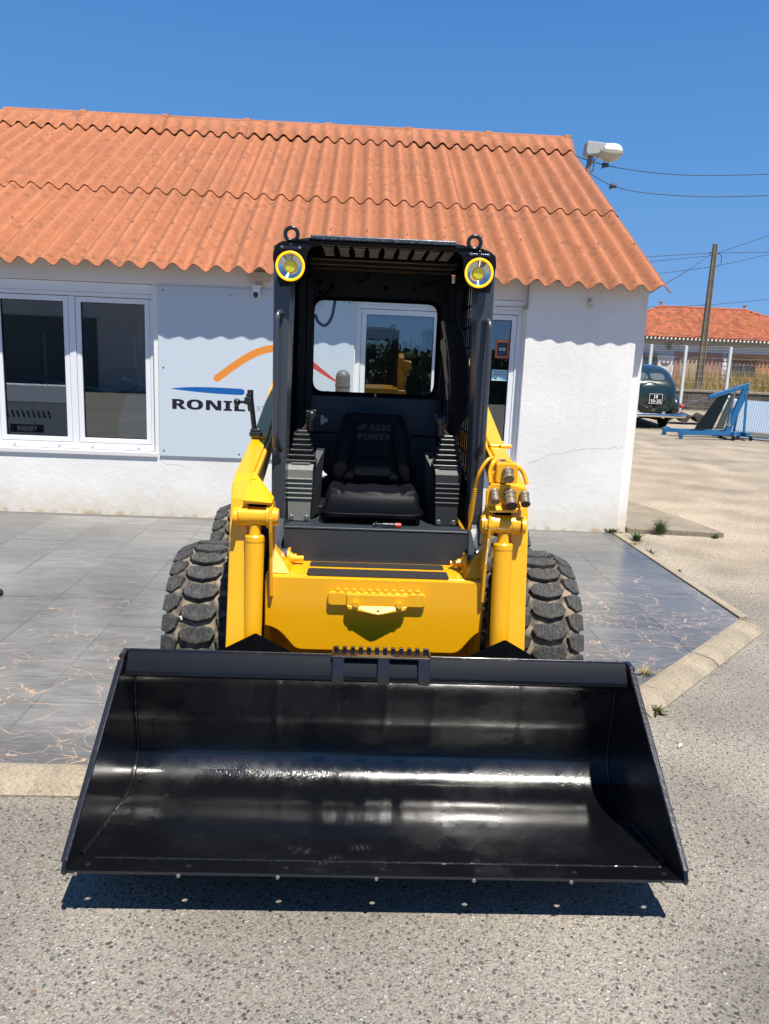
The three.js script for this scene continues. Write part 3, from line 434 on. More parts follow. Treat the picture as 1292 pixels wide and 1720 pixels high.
// what stands in the office behind the left window, and the generator outside that its panes mirror
{
  const d = group('drill_press', scene, -2.30, 0.03, -8.35); tag(d, 'dark bench drill press behind the right pane of left window', 'machine');
  mesh('column', cyl(0.055, 0.055, 2.0, 0, 1.0, -0.1), M.concrete, d); mesh('base', box(0.34, 0.72, 0.40, 0, 0.36, 0, 0.02), mat(.30, .31, .31, .5), d);
  mesh('table', box(0.42, 0.05, 0.3, 0.05, 1.0, 0.05, 0.01), M.steel, d); mesh('motor_head', box(0.22, 0.46, 0.34, 0.17, 1.68, 0.0, 0.03), M.cabDark, d);
  mesh('wheel', [new THREE.TorusGeometry(0.15, 0.035, 10, 24).translate(0.25, 1.26, 0.1), cyl(0.09, 0.09, 0.05, 0.25, 1.26, 0.1, 'z')], M.cabDark, d);
  mesh('lever', [rod(V(-0.12, 1.26, 0.2), V(0.24, 1.14, 0.2), 0.008), new THREE.SphereGeometry(0.028, 12, 10).translate(-0.12, 1.26, 0.2), new THREE.SphereGeometry(0.028, 12, 10).translate(0.24, 1.14, 0.2)], M.steel, d);
  const w = group('grey_cabinet', scene, -2.2, 0.03, -8.0); tag(w, 'light grey cabinet with black handle inside the left window', 'cabinet');
  mesh('body', box(0.42, 0.88, 0.36, 0, 0.44, 0, 0.03), mat(.52, .54, .54, .45), w); mesh('top_cover', prismX([[-0.18, 0.88], [0.18, 0.88], [0.06, 1.10], [-0.18, 1.10]], -0.16, 0.20, 0.015), mat(.60, .61, .60, .45), w); mesh('handle', box(0.26, 0.03, 0.03, 0.02, 0.56, 0.19, 0.008), M.cabDark, w);
  const s = group('shelf_rack', scene, -3.05, 0.03, -9.0); tag(s, 'shelf with white board and dark boxes inside left pane of left window', 'shelf');
  mesh('board', bar(V(-0.6, 1.22, 0.2), V(0.45, 1.10, 0.5), 0.16, 0.02), mat(.62, .58, .46, .6), s); for (const x of [-.5, .5]) mesh('post', cyl(0.03, 0.03, 1.7, x, 0.85, 0), M.steel, s); mesh('box', [box(0.35, 0.25, 0.3, 0.35, 1.22, 0.1, 0.01), box(0.3, 1.0, 0.3, -0.35, 0.5, 0.3, 0.06)], M.cabDark, s);
  // generator: stands on the patio left of the frame
  const g = group('generator', scene, -4.22, 0.03, -4.55); tag(g, 'grey TRIME generator mirrored in the left window panes', 'generator');
  T.trime = canvasTex(512, 128, (c, a, b) => { c.fillStyle = '#15181c'; c.fillRect(0, 0, a, b); c.fillStyle = '#e8e8e8'; c.textAlign = 'center'; c.font = 'bold 104px sans-serif'; c.fillText('TRIME', a / 2, b * .8); }, 0);
  mesh('cabinet', box(1.05, 0.80, 0.55, 0, 0.46, 0, 0.03), mat(.62, .64, .64, .4), g); mesh('hood', prismX([[-0.30, 0.86], [0.27, 0.86], [0.24, 1.06], [-0.20, 1.06]], -0.53, 0.53, 0.02), mat(.85, .85, .83, .4), g);
  const p = new THREE.PlaneGeometry(0.42, 0.10); p.rotateY(Math.PI); p.translate(0, 0.52, -0.279); mesh('name_plate', p, mat(1, 1, 1, .4, { map: T.trime }), g, true);
  mesh('vent', Array.from({ length: 10 }, (_, k) => box(0.02, 0.09, 0.01, -0.30 + k * 0.065, 0.70, -0.277, 0.003, [0, 0, 0.3])), M.cabDark, g); for (const x of [-.58, .58]) mesh('wheel', cyl(0.16, 0.16, 0.1, x, 0.16, 0, 'x'), M.rubber, g);
}

// ---------- skid steer loader ----------
const font = await new FontLoader().loadAsync('fonts/droid/droid_sans_bold.typeface.json');
const LX = 0.09, LZ = -3.1;
const loader = group('skid_steer_loader', scene, LX, 0, LZ);
tag(loader, 'yellow skid steer loader with black bucket parked facing the camera', 'loader');
const lm = (name, geos, m, parent = loader, keep) => mesh(name, (Array.isArray(geos) ? geos : [geos]).map((g) => (g.translate(0, 0, -LZ), g)), m, parent, keep);
const sub = (name, parent = loader) => group(name, parent);

{ // ---- bucket ----
  const b = sub('bucket'); b.position.x = 0.010;
  const W = 0.864;
  const ctl = [[.1375, -1.988], [.118, -2.10], [.092, -2.25], [.071, -2.365], [.062, -2.43], [.063, -2.485], [.077, -2.535], [.104, -2.572], [.142, -2.597], [.19, -2.606], [.245, -2.602], [.29, -2.592], [.36, -2.588], [.44, -2.583], [.505, -2.560]];
  const crv = new THREE.CatmullRomCurve3(ctl.map(([y, z]) => V(0, y, z)), false, 'centripetal');
  const NV = 90, NU = 150, pts = crv.getSpacedPoints(NV);
  const back = (v) => sstep(0.60, 0.8, v);
  const shell = gridGeo(NU, NV, (u, v) => {
    const p = pts[Math.round(v * NV)], x = lerp(-W + 0.006, W - 0.006, u);
    const dent = 0.0055 * (noise3(x * 3.1, 7, v * 5) - 0.5) * back(v) + 0.0022 * (noise3(x * 9, 3, v * 12) - 0.5) + 0.0016 * (noise3(x * 1.6, 5, v * 3) - 0.5);
    let w = 0; for (const [xs, v0, v1] of [[-0.36, .66, .98], [0.03, .66, .98], [0.50, .68, .98], [0.20, .68, .9]]) w += Math.exp(-Math.pow((x - xs) / 0.006, 2)) * (v > v0 && v < v1 ? 1 : 0) * 0.0022;
    return [x, p.y + dent * (1 - back(v)), p.z + (dent + w) * back(v)];
  });
  lm('shell', shell, M.black, b);
  lm('shell_back', gridGeo(4, NV, (u, v) => { const p = pts[Math.round(v * NV)], q = pts[Math.min(NV, Math.round(v * NV) + 1)], r = pts[Math.max(0, Math.round(v * NV) - 1)], t = q.clone().sub(r).normalize(); return [lerp(W, -W, u), p.y - Math.abs(t.z) * 0.012 , p.z - Math.abs(t.y) * 0.012]; }), M.black, b);
  // bolt-on cutting edge with holes along the lip
  const s = roundRect(-W - 0.012, W + 0.012, -0.002, 0.085, 0.004); const hx = [-0.815, -0.535, -0.262, 0.012, 0.285, 0.56, 0.822];
  for (const x of hx) { const h = new THREE.Path(); h.absarc(x, 0.040, 0.0085, 0, Math.PI * 2); s.holes.push(h); }
  const ce = extr(s, 0.008, 0.0012, 12); ce.rotateX(-Math.PI / 2); ce.translate(0, -0.003, 0); ce.rotateX(-12.0 * D2R); ce.translate(0, 0.152, -1.922); lm('cutting_edge', ce, M.black, b);
  lm('weld_seam', tube(Array.from({ length: 150 }, (_, i) => V(lerp(-0.81, 0.83, i / 149), 0.1375 + rr(-.0006, .0006), -2.005 + rr(-.0016, .0016))), 0.0048, 600, 8), M.sleek, b);
  for (const x of hx) lm('edge_bolt', [cyl(0.007, 0.005, 0.006, x - 0.02, 0.1475, -1.920, 'z', 8)], M.boltGrey, b);
  for (const sd of [-1, 1]) {
    const o = [[-1.915, .148], [-1.912, .162], [-1.925, .185], [-1.955, .205], [-2.47, .548], [-2.485, .566], [-2.53, .567], [-2.618, .50], [-2.620, .19], [-2.605, .12], [-2.56, .075], [-2.50, .048], [-2.43, .046], [-2.36, .056], [-2.1, .106]];
    lm('side_plate', prismX(o, sd > 0 ? W - 0.005 : -W - 0.007, sd > 0 ? W + 0.007 : -W + 0.005, 0.002), M.gloss, b);
    // thick rim along the raking front edge and top
    const r = []; for (const [p, q] of [[[-1.93, .176], [-2.475, .545]], [[-2.478, .556], [-2.535, .560]]]) r.push(bar(V(sd * (W + 0.003), p[1], p[0]), V(sd * (W + 0.003), q[1], q[0]), 0.021, 0.016, 0.005));
    lm('side_rim', r, M.gloss, b);
    lm('corner_weld', tube(Array.from({ length: 60 }, (_, i) => { const p = pts[Math.round(lerp(4, NV - 6, i / 59))]; return V(sd * (W - 0.008) + rr(-.001, .001), p.y + rr(0, .0014), p.z + rr(0, .0014)); }), 0.006, 240, 8), M.gloss, b);
  }
  // rolled spill guard along the top
  lm('top_beam', toCreasedNormals(prismX([[-2.535, .560], [-2.528, .566], [-2.516, .566], [-2.510, .565], [-2.506, .561], [-2.4705, .5125], [-2.4685, .509], [-2.467, .505], [-2.4665, .501], [-2.467, .497], [-2.4685, .493], [-2.4715, .490], [-2.476, .4885], [-2.56, .486]], -W + 0.012, W - 0.012), 40 * D2R), M.sleek, b);
  lm('beam_lip', [rod(V(-W + 0.01, 0.484, -2.50), V(W - 0.01, 0.484, -2.50), 0.006, 8), rod(V(-W + 0.01, 0.566, -2.524), V(W - 0.01, 0.566, -2.524), 0.004, 8)], M.gloss, b);
  // serrated step in the middle of the beam
  const st = []; for (const x of [-0.142, 0.012, 0.150]) st.push(prismX([[-2.510, .573], [-2.490, .573], [-2.458, .515], [-2.456, .490], [-2.470, .486]], x - .020, x + .020, .002));
  st.push(span(-0.165, 0.172, 0.568, 0.575, -2.555, -2.487, 0.002));
  lm('step_bracket', st, M.gloss, b);
  for (let i = 0; i < 12; i++) { const x = lerp(-0.150, 0.158, i / 11); lm('step_tooth', span(x - 0.0075, x + 0.0075, 0.575, 0.589, -2.552, -2.540, 0.002), M.gloss, b); }
  for (const x of [-.16, .169]) lm('step_rail', span(x - .003, x + .003, 0.574, 0.586, -2.552, -2.49, 0.001), M.gloss, b);
  for (const x of [-0.437, 0.445]) lm('hitch_cover', hull([[x, .616, -2.575], [x, .53, -2.55], [x, .60, -2.62], [x - .124, .540, -2.605], [x - .124, .50, -2.600], [x + .122, .540, -2.605], [x + .122, .50, -2.600], [x - .118, .53, -2.64], [x + .118, .53, -2.64], [x - .1, .5, -2.64], [x + .1, .5, -2.64]]), M.soot, b);
}
{ // ---- wheels ----
  const R = 0.352, TW = 0.262;
  const lugC = extr(polyShape([[-.066, .006], [-.050, .030], [-.020, .036], [0, .029], [.020, .036], [.050, .030], [.066, .006], [.052, -.020], [.024, -.030], [0, -.036], [-.024, -.030], [-.052, -.020]].map(([x, y]) => [x * 1.07, y * .98])), 0.026, 0.005);
  const lugS = (sd) => { const g = extr(polyShape([[-.034, .022], [.010, .041], [.040, .034], [.042, -.026], [.012, -.037], [-.022, -.018]].map(([x, y]) => [x * sd, y])), 0.024, 0.0045); g.rotateY(sd * 24 * D2R); g.translate(sd * 0.096, 0, -0.014); return g; };
  const variants = [0, 1, 2].map((k) => [lugC, lugS(1), lugS(-1)].map((g0) => { const g = prep(g0.clone()); boxUV(g); const uv = g.attributes.uv; for (let i = 0; i < uv.count; i++) uv.setXY(i, uv.getX(i) + k * 0.083, uv.getY(i) + k * 0.057); const p = g.attributes.position; for (let i = 0; i < p.count; i++) { const x = p.getX(i), y = p.getY(i), z = p.getZ(i), w = 0.0035 * (k + 1) / 2; p.setXYZ(i, x + w * (noise3(x * 60 + k * 9, y * 60, z * 40) - .5), y + w * (noise3(y * 60, x * 60 + k * 5, 3) - .5), z + w * 0.6 * (noise3(x * 45, y * 45, k * 7) - .5)); } g.computeVertexNormals(); return g; }));
  const hw = TW / 2;
  const prof = [[0.205, -hw + 0.01], [0.25, -hw - 0.006], [0.30, -hw - 0.006], [0.335, -hw + 0.006], [0.350, -hw + 0.026], [0.3555, -hw + 0.05], [0.357, -0.04], [0.3575, 0], [0.357, 0.04], [0.3555, hw - 0.05], [0.350, hw - 0.026], [0.335, hw - 0.006], [0.30, hw + 0.006], [0.25, hw + 0.006], [0.205, hw - 0.01]];
  const rowN = 27;
  for (const [z, front] of [[-3.215, true], [-4.14, false]]) for (const sd of [-1, 1]) {
    const w = group('wheel', loader, sd * 0.688, 0.030 + 0.372, z - LZ);
    mesh('tyre', lathe(prof, 72).rotateZ(Math.PI / 2), M.carcass, w);
    mesh('rim', [lathe([[0.0, 0.02], [0.07, 0.02], [0.08, -0.02], [0.17, -0.04], [0.195, 0.05], [0.212, 0.09], [0.205, 0.095]], 40).rotateZ(-Math.PI / 2 * sd), ...Array.from({ length: 8 }, (_, i) => cyl(0.012, 0.012, 0.03, sd * -0.03, Math.cos(i * .785) * 0.12, Math.sin(i * .785) * 0.12, 'x', 6))], M.yellow, w);
    const blocks = []; const ph = sd * 0.05 + (front ? 0.02 : 0.1);
    for (let i = 0; i < rowN; i++) for (const part of [0, 1, 2]) {
      const a = (i + (part ? 0.5 : 0)) / rowN * Math.PI * 2 + ph; const g = variants[Math.floor(rnd() * 3)][part];
      if (front) { const o = new THREE.Mesh(g, M.rubber); o.name = numbered('tread_block'); o.rotation.x = a; o.position.set(0, -Math.sin(a) * R, Math.cos(a) * R); w.add(o); }
      else { const c = g.clone(); c.rotateX(a); c.translate(0, -Math.sin(a) * R, Math.cos(a) * R); blocks.push(c); }
    }
    if (!front) kind(mesh('tread', blocks, M.rubber, w), 'stuff');
    if (front && sd < 0) mesh('stone_chip', box(0.012, 0.018, 0.010, -0.062, 0.155, 0.330, 0.004, [0, 0, .4]), M.white, w);
  }
}
{ // ---- front of the chassis ----
  const f = sub('front_plate'); const z = -2.765;
  const s = new THREE.Shape(); s.moveTo(-.415, .77); s.lineTo(.398, .77); s.lineTo(.398, .575); s.bezierCurveTo(.372, .568, .36, .548, .336, .518); s.bezierCurveTo(.318, .494, .31, .488, .285, .487); s.lineTo(-.270, .487); s.bezierCurveTo(-.30, .488, -.305, .495, -.322, .515); s.bezierCurveTo(-.35, .55, -.372, .574, -.415, .578); s.closePath();
  lm('plate', prismZ(s, z - 0.022, z, 0.004, 12), M.yellow, f);
  lm('ledge', span(-.415, .398, .752, .771, -3.0, z - 0.023, 0.003), M.yellow, f);
  lm('lower_plate', [span(-.42, .41, .28, .62, -2.99, -2.955), span(-.42, -.40, .3, .75, -2.95, z - .03), span(.38, .40, .3, .75, -2.95, z - .03)], M.yellow, f);
  lm('slot', span(.245, .31, .492, .512, -2.956, -2.948), M.soot, f);
  lm('grip_strip', prismY(rrect(-.265, .268, -2.885, -2.785, .012), .7715, .7735, 0), M.grip, f); lm('grip_strip', prismY(rrect(-.262, .262, -2.985, -2.915, .012), .7715, .7735, 0), M.grip, f);
  function rrect(x0, x1, z0, z1, r) { return roundRect(x0, x1, z0, z1, r).getPoints(3).map((p) => [p.x, p.y]); }
  const st = f;
  lm('step', [prismZ(roundRect(-.182, .180, .668, .722, .016), z + 0.001, z + 0.017, 0.005), prismZ([[-.112, .716], [.112, .716], [.112, .672], [-.112, .672]], z + 0.018, z + 0.025, 0.002), hull([[-.112, .676, z + .019], [.112, .676, z + .019], [-.112, .674, z + .026], [.112, .674, z + .026], [.105, .662, z + .028], [-.105, .662, z + .028], [.004, .6495, z + .046], [.004, .6455, z + .040], [-.012, .650, z + .044], [.02, .650, z + .044]])], M.yellow, st);
  for (let i = 0; i < 11; i++) { const x = lerp(-.146, .150, i / 10); lm('step_tooth', span(x - .007, x + .007, .718, .734, z + .002, z + .016, .002), M.yellow, st); }
  for (const x of [-.078, .082]) lm('bolt', [cyl(.017, .017, .004, x, .682, z + .026, 'z', 16), cyl(.012, .012, .012, x, .682, z + .033, 'z', 6)], M.yellow, st);
  lm('step_hole', new THREE.SphereGeometry(1, 16, 8).scale(.010, .005, .004).translate(0.004, .657, z + .036), M.soot, st);
  for (const sd of [-1, 1]) {
    lm('gusset', hull([[sd * .41, .775, -2.80], [sd * .41, .775, -2.96], [sd * .41, .868, -2.90], [sd * .415, .868, -2.93], [sd * .328, .773, -2.80], [sd * .328, .773, -2.96]]), M.yellow, f);
    lm('lug', prismX([[-2.90, .772], [-2.98, .772], [-2.98, .815], [-2.965, .832], [-2.92, .832], [-2.905, .815]], sd > 0 ? .338 : -.350, sd > 0 ? .350 : -.338, .003), M.yellow, f);
    lm('pivot_bolt', [cyl(.019, .019, .022, sd * .326, .795, -2.942, 'x', 6), cyl(.024, .024, .006, sd * .335, .795, -2.942, 'x', 18), cyl(.011, .011, .030, sd * .302, .795, -2.942, 'x', 14)], M.yellow, f);
    lm('hose_stub', [rod(V(sd * .36, .62, -2.80), V(sd * .30, .545, -2.84), .011), new THREE.SphereGeometry(.016, 10, 8).translate(sd * .30, .545, -2.84)], M.yellow, f);
  }
}
{ // ---- body behind ----
  const b = sub('chassis');
  lm('tub', [span(-.40, .40, .25, .74, -4.55, -3.02, .01), span(-.50, .50, .30, 1.22, -4.95, -4.02, .03)], M.yellow, b);
  for (const sd of [-1, 1]) lm('rear_tower', prismX([[-3.95, .62], [-4.25, 1.1], [-4.30, 1.62], [-4.36, 1.68], [-4.60, 1.68], [-4.66, 1.62], [-4.70, .5]], sd > 0 ? .40 : -.47, sd > 0 ? .47 : -.40, .008), M.yellow, b);
  lm('engine_hood', prismX([[-4.0, 1.20], [-4.04, 1.25], [-4.6, 1.27], [-4.95, 1.23], [-4.95, 1.20]], -.40, .40, .02), M.yellow, b);
  lm('exhaust_cap', [cyl(.040, .040, .16, -.185, 1.39, -4.32, 'y', 20), new THREE.SphereGeometry(.040, 20, 12).translate(-.185, 1.47, -4.32), cyl(.043, .043, .012, -.185, 1.425, -4.32, 'y', 20)], mat(.11, .115, .115, .5), b);
}
function arm(sd) { // ---- lift arms with tilt cylinders ----
  const a = sub('lift_arm'); const X = (p, q) => sd > 0 ? [p, q] : [-q, -p];
  const beam = [[-2.645, .50], [-2.695, .72], [-2.735, .93], [-2.768, 1.055], [-2.80, 1.112], [-2.86, 1.135], [-3.32, 1.225], [-4.0, 1.425], [-4.52, 1.60], [-4.60, 1.58], [-4.60, 1.46], [-4.5, 1.43], [-3.95, 1.275], [-3.3, 1.075], [-2.99, 1.0], [-2.91, .93], [-2.86, .80], [-2.80, .50]];
  lm('lift_beam', prismX(beam, ...X(.477, .542), .006), M.yellow, a);
  lm('beam_flange', prismX([[-2.83, 1.118], [-3.32, 1.215], [-4.0, 1.415], [-4.5, 1.585], [-4.5, 1.56], [-3.98, 1.39], [-3.3, 1.19], [-2.86, 1.10]], ...X(.462, .4765), .003), M.yellow, a);
  lm('beam_end', bar(V(sd * .51, 1.222, -3.30), V(sd * .51, 1.236, -3.36), .07, .018, .006), M.yellow, a);
  lm('inner_plate', prismX([[-2.69, 1.0], [-2.70, 1.035], [-2.74, 1.052], [-2.80, 1.045], [-2.84, 1.0], [-2.83, .93], [-2.80, .85], [-2.79, .70], [-2.775, .685], [-2.745, .70], [-2.73, .85], [-2.70, .95]], ...X(.385, .397), .003), M.yellow, a);
  lm('top_gusset', hull([[sd * .49, 1.062, -2.705], [sd * .388, 1.055, -2.705], [sd * .388, 1.047, -2.708], [sd * .49, 1.050, -2.708], [sd * .384, 1.068, -2.745], [sd * .470, 1.138, -2.88], [sd * .486, 1.138, -2.88], [sd * .470, 1.120, -2.88], [sd * .384, 1.055, -2.75], [sd * .486, 1.120, -2.88]]), M.yellow, a);
  lm('slot', span(...X(.397, .476), 1.028, 1.048, -2.86, -2.765), M.soot, a);
  const zc = -2.735, yc = 1.0;
  lm('pin', [cyl(.036, .036, .030, sd * .489, yc, zc, 'x', 24), cyl(.033, .033, .072, sd * .438, yc, zc, 'x', 24), cyl(.030, .030, .16, sd * .445, yc, zc, 'x', 24), cyl(.042, .042, .010, sd * .402, yc, zc, 'x', 24), cyl(.034, .034, .018, sd * .382, yc, zc, 'x', 20), cyl(.028, .028, .012, sd * .512, yc, zc + .03, 'x', 20)], M.yellow, a);
  const A = V(sd * .449, .972, -2.732), B = V(sd * .452, .44, -2.675), d = B.clone().sub(A).normalize();
  const pt = (t) => A.clone().addScaledVector(d, t);
  lm('tilt_cylinder', [rod(pt(0), pt(.05), .021, 20), rod(pt(.040), pt(.046), .032, 28, .036), rod(pt(.046), pt(.062), .036, 28), rod(pt(.062), pt(.068), .036, 28, .0345), rod(pt(.068), pt(.47), .0345, 32)], M.yellow, a);
  lm('rear_pivot', cyl(.06, .06, .16, sd * .49, 1.53, -4.48, 'x', 24), M.yellow, a);
  lm('weld', Array.from({ length: 46 }, (_, i) => { const g = new THREE.SphereGeometry(.0042, 6, 5); const t = i / 45; g.translate(sd * .4765, lerp(.54, .93, t), lerp(-2.665, -2.745, t) + rr(-.001, .001)); return g; }), M.yellow, a);
  return a;
}
{
  const left = arm(-1), right = arm(1);
  left.userData.label = 'left lift arm with black position rod'; right.userData.label = 'right lift arm with hydraulic couplings';
  // rod with clamp on the left arm
  lm('gauge_rod', [rod(V(-.528, 1.235, -3.30), V(-.548, 1.40, -3.305), .011, 12), box(.050, .020, .05, -.524, 1.240, -3.30, .005), box(.040, .012, .04, -.526, 1.256, -3.30, .004)], M.gloss, left);
  lm('clamp', [box(.022, .075, .03, -.550, 1.372, -3.30, .004, [0, 0, .12]), box(.03, .03, .035, -.556, 1.378, -3.295, .004), cyl(.013, .013, .03, -.549, 1.408, -3.303, 'y', 12), cyl(.006, .006, .05, -.580, 1.372, -3.29, 'x', 8), new THREE.SphereGeometry(.015, 12, 10).translate(-.602, 1.371, -3.288)], M.gloss, left);
  // couplings on the right elbow
  const c = right;
  lm('coupling_plate', [prismZ([[.375, 1.12], [.392, 1.150], [.475, 1.145], [.520, 1.134], [.528, 1.118], [.526, 1.090], [.44, 1.075], [.44, 1.052], [.378, 1.060]], -2.74, -2.728, .003), hull([[.395, 1.15, -2.735], [.395, 1.14, -2.80], [.50, 1.14, -2.735], [.50, 1.13, -2.80], [.40, 1.09, -2.80], [.5, 1.09, -2.80]])], M.yellow, c);
  lm('coupling_block', [prismZ(roundRect(.408, .487, 1.150, 1.222, .014), -2.78, -2.735, .004), box(.06, .05, .07, .425, 1.165, -2.79, .01)], M.yellow, c);
  const dir = V(0, -0.62, 0.78).normalize();
  const coup = (x, y, z, r, l, m2, nm) => { const p = V(x, y, z), q = (t) => p.clone().addScaledVector(dir, t * l); const g = group('coupling', c); lm('collar', [rod(q(0), q(.22), r * 1.12, 6), rod(q(.22), q(.30), r * .9, 20), rod(q(.30), q(.52), r, 22), rod(q(.52), q(.58), r * .92, 22), rod(q(.58), q(.97), r * .98, 24)], M.grimySteel, g); lm('socket', [rod(q(.965), q(1.0), r * (nm ? 1.02 : .80), 22), rod(q(.99), q(1.008), r * .7, 18)], m2, g); };
  const rust = mat(.09, .06, .05, .7, { metalness: .4 });
  coup(.449, 1.196, -2.735, .0195, .044, M.grimySteel); coup(.404, 1.122, -2.728, .0155, .054, M.grimySteel); coup(.460, 1.118, -2.728, .0215, .066, rust, 1); coup(.512, 1.116, -2.728, .0165, .052, rust, 1);
  lm('hydraulic_hose', tube([V(.43, 1.225, -2.86), V(.392, 1.225, -2.82), V(.362, 1.18, -2.81), V(.350, 1.11, -2.83), V(.340, 1.02, -2.85), V(.345, .95, -2.86)], .0066, 50, 10), M.yellow, c);
  lm('hydraulic_hose', tube([V(.455, 1.220, -2.80), V(.485, 1.212, -2.75), V(.508, 1.188, -2.745), V(.522, 1.15, -2.735)], .008, 30, 10), M.yellow, c);
  lm('hydraulic_hose', tube([V(.43, 1.225, -2.83), V(.400, 1.222, -2.76), V(.388, 1.19, -2.75), V(.390, 1.15, -2.74)], .0085, 30, 10), M.yellow, c);
  lm('hose_ferrule', Array.from({ length: 22 }, (_, i) => cyl(.0080, .0080, .004, .350 - .0004 * i, 1.11 - i * .0075, -2.829 - .001 * i, 'y', 12)), M.yellow, c);
  lm('beam_cleat', box(.050, .016, .03, .505, 1.245, -3.10, .005, [-.2, 0, 0]), M.yellow, c);
}
{ // ---- cab ----
  const cab = sub('cab');
  const Z0 = -3.16, ZB = -3.94;
  for (const sd of [-1, 1]) {
    const X = (p, q) => sd > 0 ? [p, q] : [-q, -p]; const OT = sd > 0 ? .428 : .443;
    const p = lm('front_post', [hull([[sd * OT, 1.99, -3.170], [sd * (OT - .066), 1.99, -3.170], [sd * OT, 1.99, -3.262], [sd * (OT - .08), 1.99, -3.262], [sd * .440, .90, -3.170], [sd * .388, .90, -3.170], [sd * .442, .90, -3.262], [sd * .384, .90, -3.262], [sd * .436, .95, -3.162], [sd * .398, .95, -3.162], [sd * (OT - .006), 1.95, -3.162], [sd * (OT - .05), 1.95, -3.162]]), hull([[sd * .438, .905, -3.165], [sd * .388, .905, -3.165], [sd * .44, .905, -3.26], [sd * .386, .905, -3.26], [sd * .405, .80, -2.99], [sd * .365, .78, -2.99], [sd * .405, .78, -3.10], [sd * .365, .77, -3.10]])], M.post, cab);
    lm('foot_collar', [cyl(.028, .030, .055, sd * .378, .80, -2.955, 'x', 18), cyl(.031, .031, .012, sd * .40, .815, -3.0, 'x', 18)], M.post, p);
    const hx = sd * (sd < 0 ? .412 : .404);
    lm('grab_handle', tube([V(hx + sd * -.010, 1.735, -3.165), V(hx + sd * .004, 1.735, -3.135), V(hx + sd * .009, 1.715, -3.118), V(hx + sd * .010, 1.66, -3.112), V(hx + sd * .010, 1.30, -3.112), V(hx + sd * .010, 1.245, -3.116), V(hx + sd * .004, 1.212, -3.14), V(hx - sd * .006, 1.20, -3.168)], .0105, 90, 12), M.post, cab);
    lm('handle_foot', [bar(V(hx + sd * .012, 1.255, -3.122), V(hx - sd * .010, 1.185, -3.150), .020, .008, .003)], M.gloss, cab);
    lm('rear_post', [span(...X(.36, .425), .9, 2.0, ZB - .05, ZB + .02, .01), span(...X(.33, .36), .95, 1.95, ZB + .005, ZB + .03)], M.cabDark, cab);
    lm('side_rail', span(...X(.395, .43), 1.94, 2.0, ZB, -3.25, .005), M.cabDark, cab); lm('side_panel', [prismX([[-3.17, .84], [ZB, .84], [ZB, 1.22], [-3.5, 1.06], [-3.17, 1.02]], ...X(.402, .412))], M.cabDark, cab);
    const bars = []; for (let i = 0; i < 10; i++) { const z = lerp(-3.29, ZB + .03, i / 9); bars.push(rod(V(sd * .407, 1.0, z), V(sd * .407, 1.95, z), .0042, 6)); } for (let i = 0; i < 10; i++) { const y = 1.08 + i * .093; bars.push(rod(V(sd * .4, y, -3.262), V(sd * .4, y - .0, ZB), .0048, 6)); }
    kind(lm('side_screen', bars, M.soot, cab), 'stuff');
    // work light: housing, amber ring, reflector, lens
    const L = group('work_light', cab); const lx = sd < 0 ? -.374 : .357, ly = sd < 0 ? 1.908 : 1.914, lz = -3.118;
    lm('housing', [lathe([[0, -.045], [.035, -.042], [.052, -.02], [.0565, .002]], 32).rotateX(Math.PI / 2).translate(lx, ly, lz), box(.012, .05, .03, lx, ly + .06, lz - .02, .003), box(.085, .012, .02, lx, ly + .068, lz - .02, .003)], M.gloss, L);
    lm('halo_ring', new THREE.TorusGeometry(.0515, .0050, 12, 56).scale(1, 1, .9).translate(lx, ly, lz + .003), M.amberGlow, L);
    lm('reflector', lathe([[.018, -.018], [.024, -.0145], [.035, -.0065], [.0455, .001]], 40).rotateX(Math.PI / 2).translate(lx, ly, lz), M.chrome, L);
    lm('led_chip', cyl(.0205, .0205, .004, lx, ly, lz - .013, 'z', 28), M.led, L);
    lm('lens', new THREE.CircleGeometry(.0455, 40).translate(lx, ly, lz + .0035), M.clear, L);
    lm('bracket_bolt', [cyl(.005, .005, .006, lx - .034, ly + .072, lz - .012, 'z', 8), cyl(.005, .005, .006, lx + .034, ly + .072, lz - .012, 'z', 8)], M.steel, L);
    for (const [z, y] of [[-3.175, 2.026], [-3.9, 2.03]]) lm('lifting_eye', [new THREE.TorusGeometry(.0245, .0078, 12, 32).rotateY(z < -3.5 ? .2 : 0).translate(sd < 0 ? -.376 : .341, y + .008, z), cyl(.014, .014, .012, sd < 0 ? -.376 : .341, 2.006, z, 'y', 14)], M.gloss, cab);
  }
  // visor: thin top band with a deep ear at each side
  const s = new THREE.Shape(); s.moveTo(-.418, 1.832); s.lineTo(-.446, 1.935); s.bezierCurveTo(-.449, 1.985, -.43, 2.008, -.385, 2.009); s.lineTo(.362, 2.011); s.bezierCurveTo(.412, 2.010, .432, 1.985, .430, 1.945); s.lineTo(.412, 1.845); s.lineTo(.352, 1.845); s.bezierCurveTo(.310, 1.88, .300, 1.92, .300, 1.95); s.bezierCurveTo(.298, 1.985, .28, 2.0, .24, 2.001); s.lineTo(-.25, 1.999); s.bezierCurveTo(-.29, 1.998, -.312, 1.985, -.314, 1.95); s.bezierCurveTo(-.315, 1.92, -.325, 1.88, -.365, 1.84); s.closePath();
  const vis = lm('visor', prismZ(s, Z0 - .012, Z0, .004, 10), M.satin, cab);
  lm('visor_band', [prismX([[-3.16, 2.002], [-3.155, 2.010], [-3.40, 2.024], [-3.95, 2.024], [-3.97, 2.0], [-3.96, 1.995], [-3.36, 2.006], [-3.17, 1.998]], -.39, .375, .001)], M.satin, vis);
  // roof underside: light in the slots painted as pale slats, plus stiffening folds
  const rf = group('cab_roof', cab);
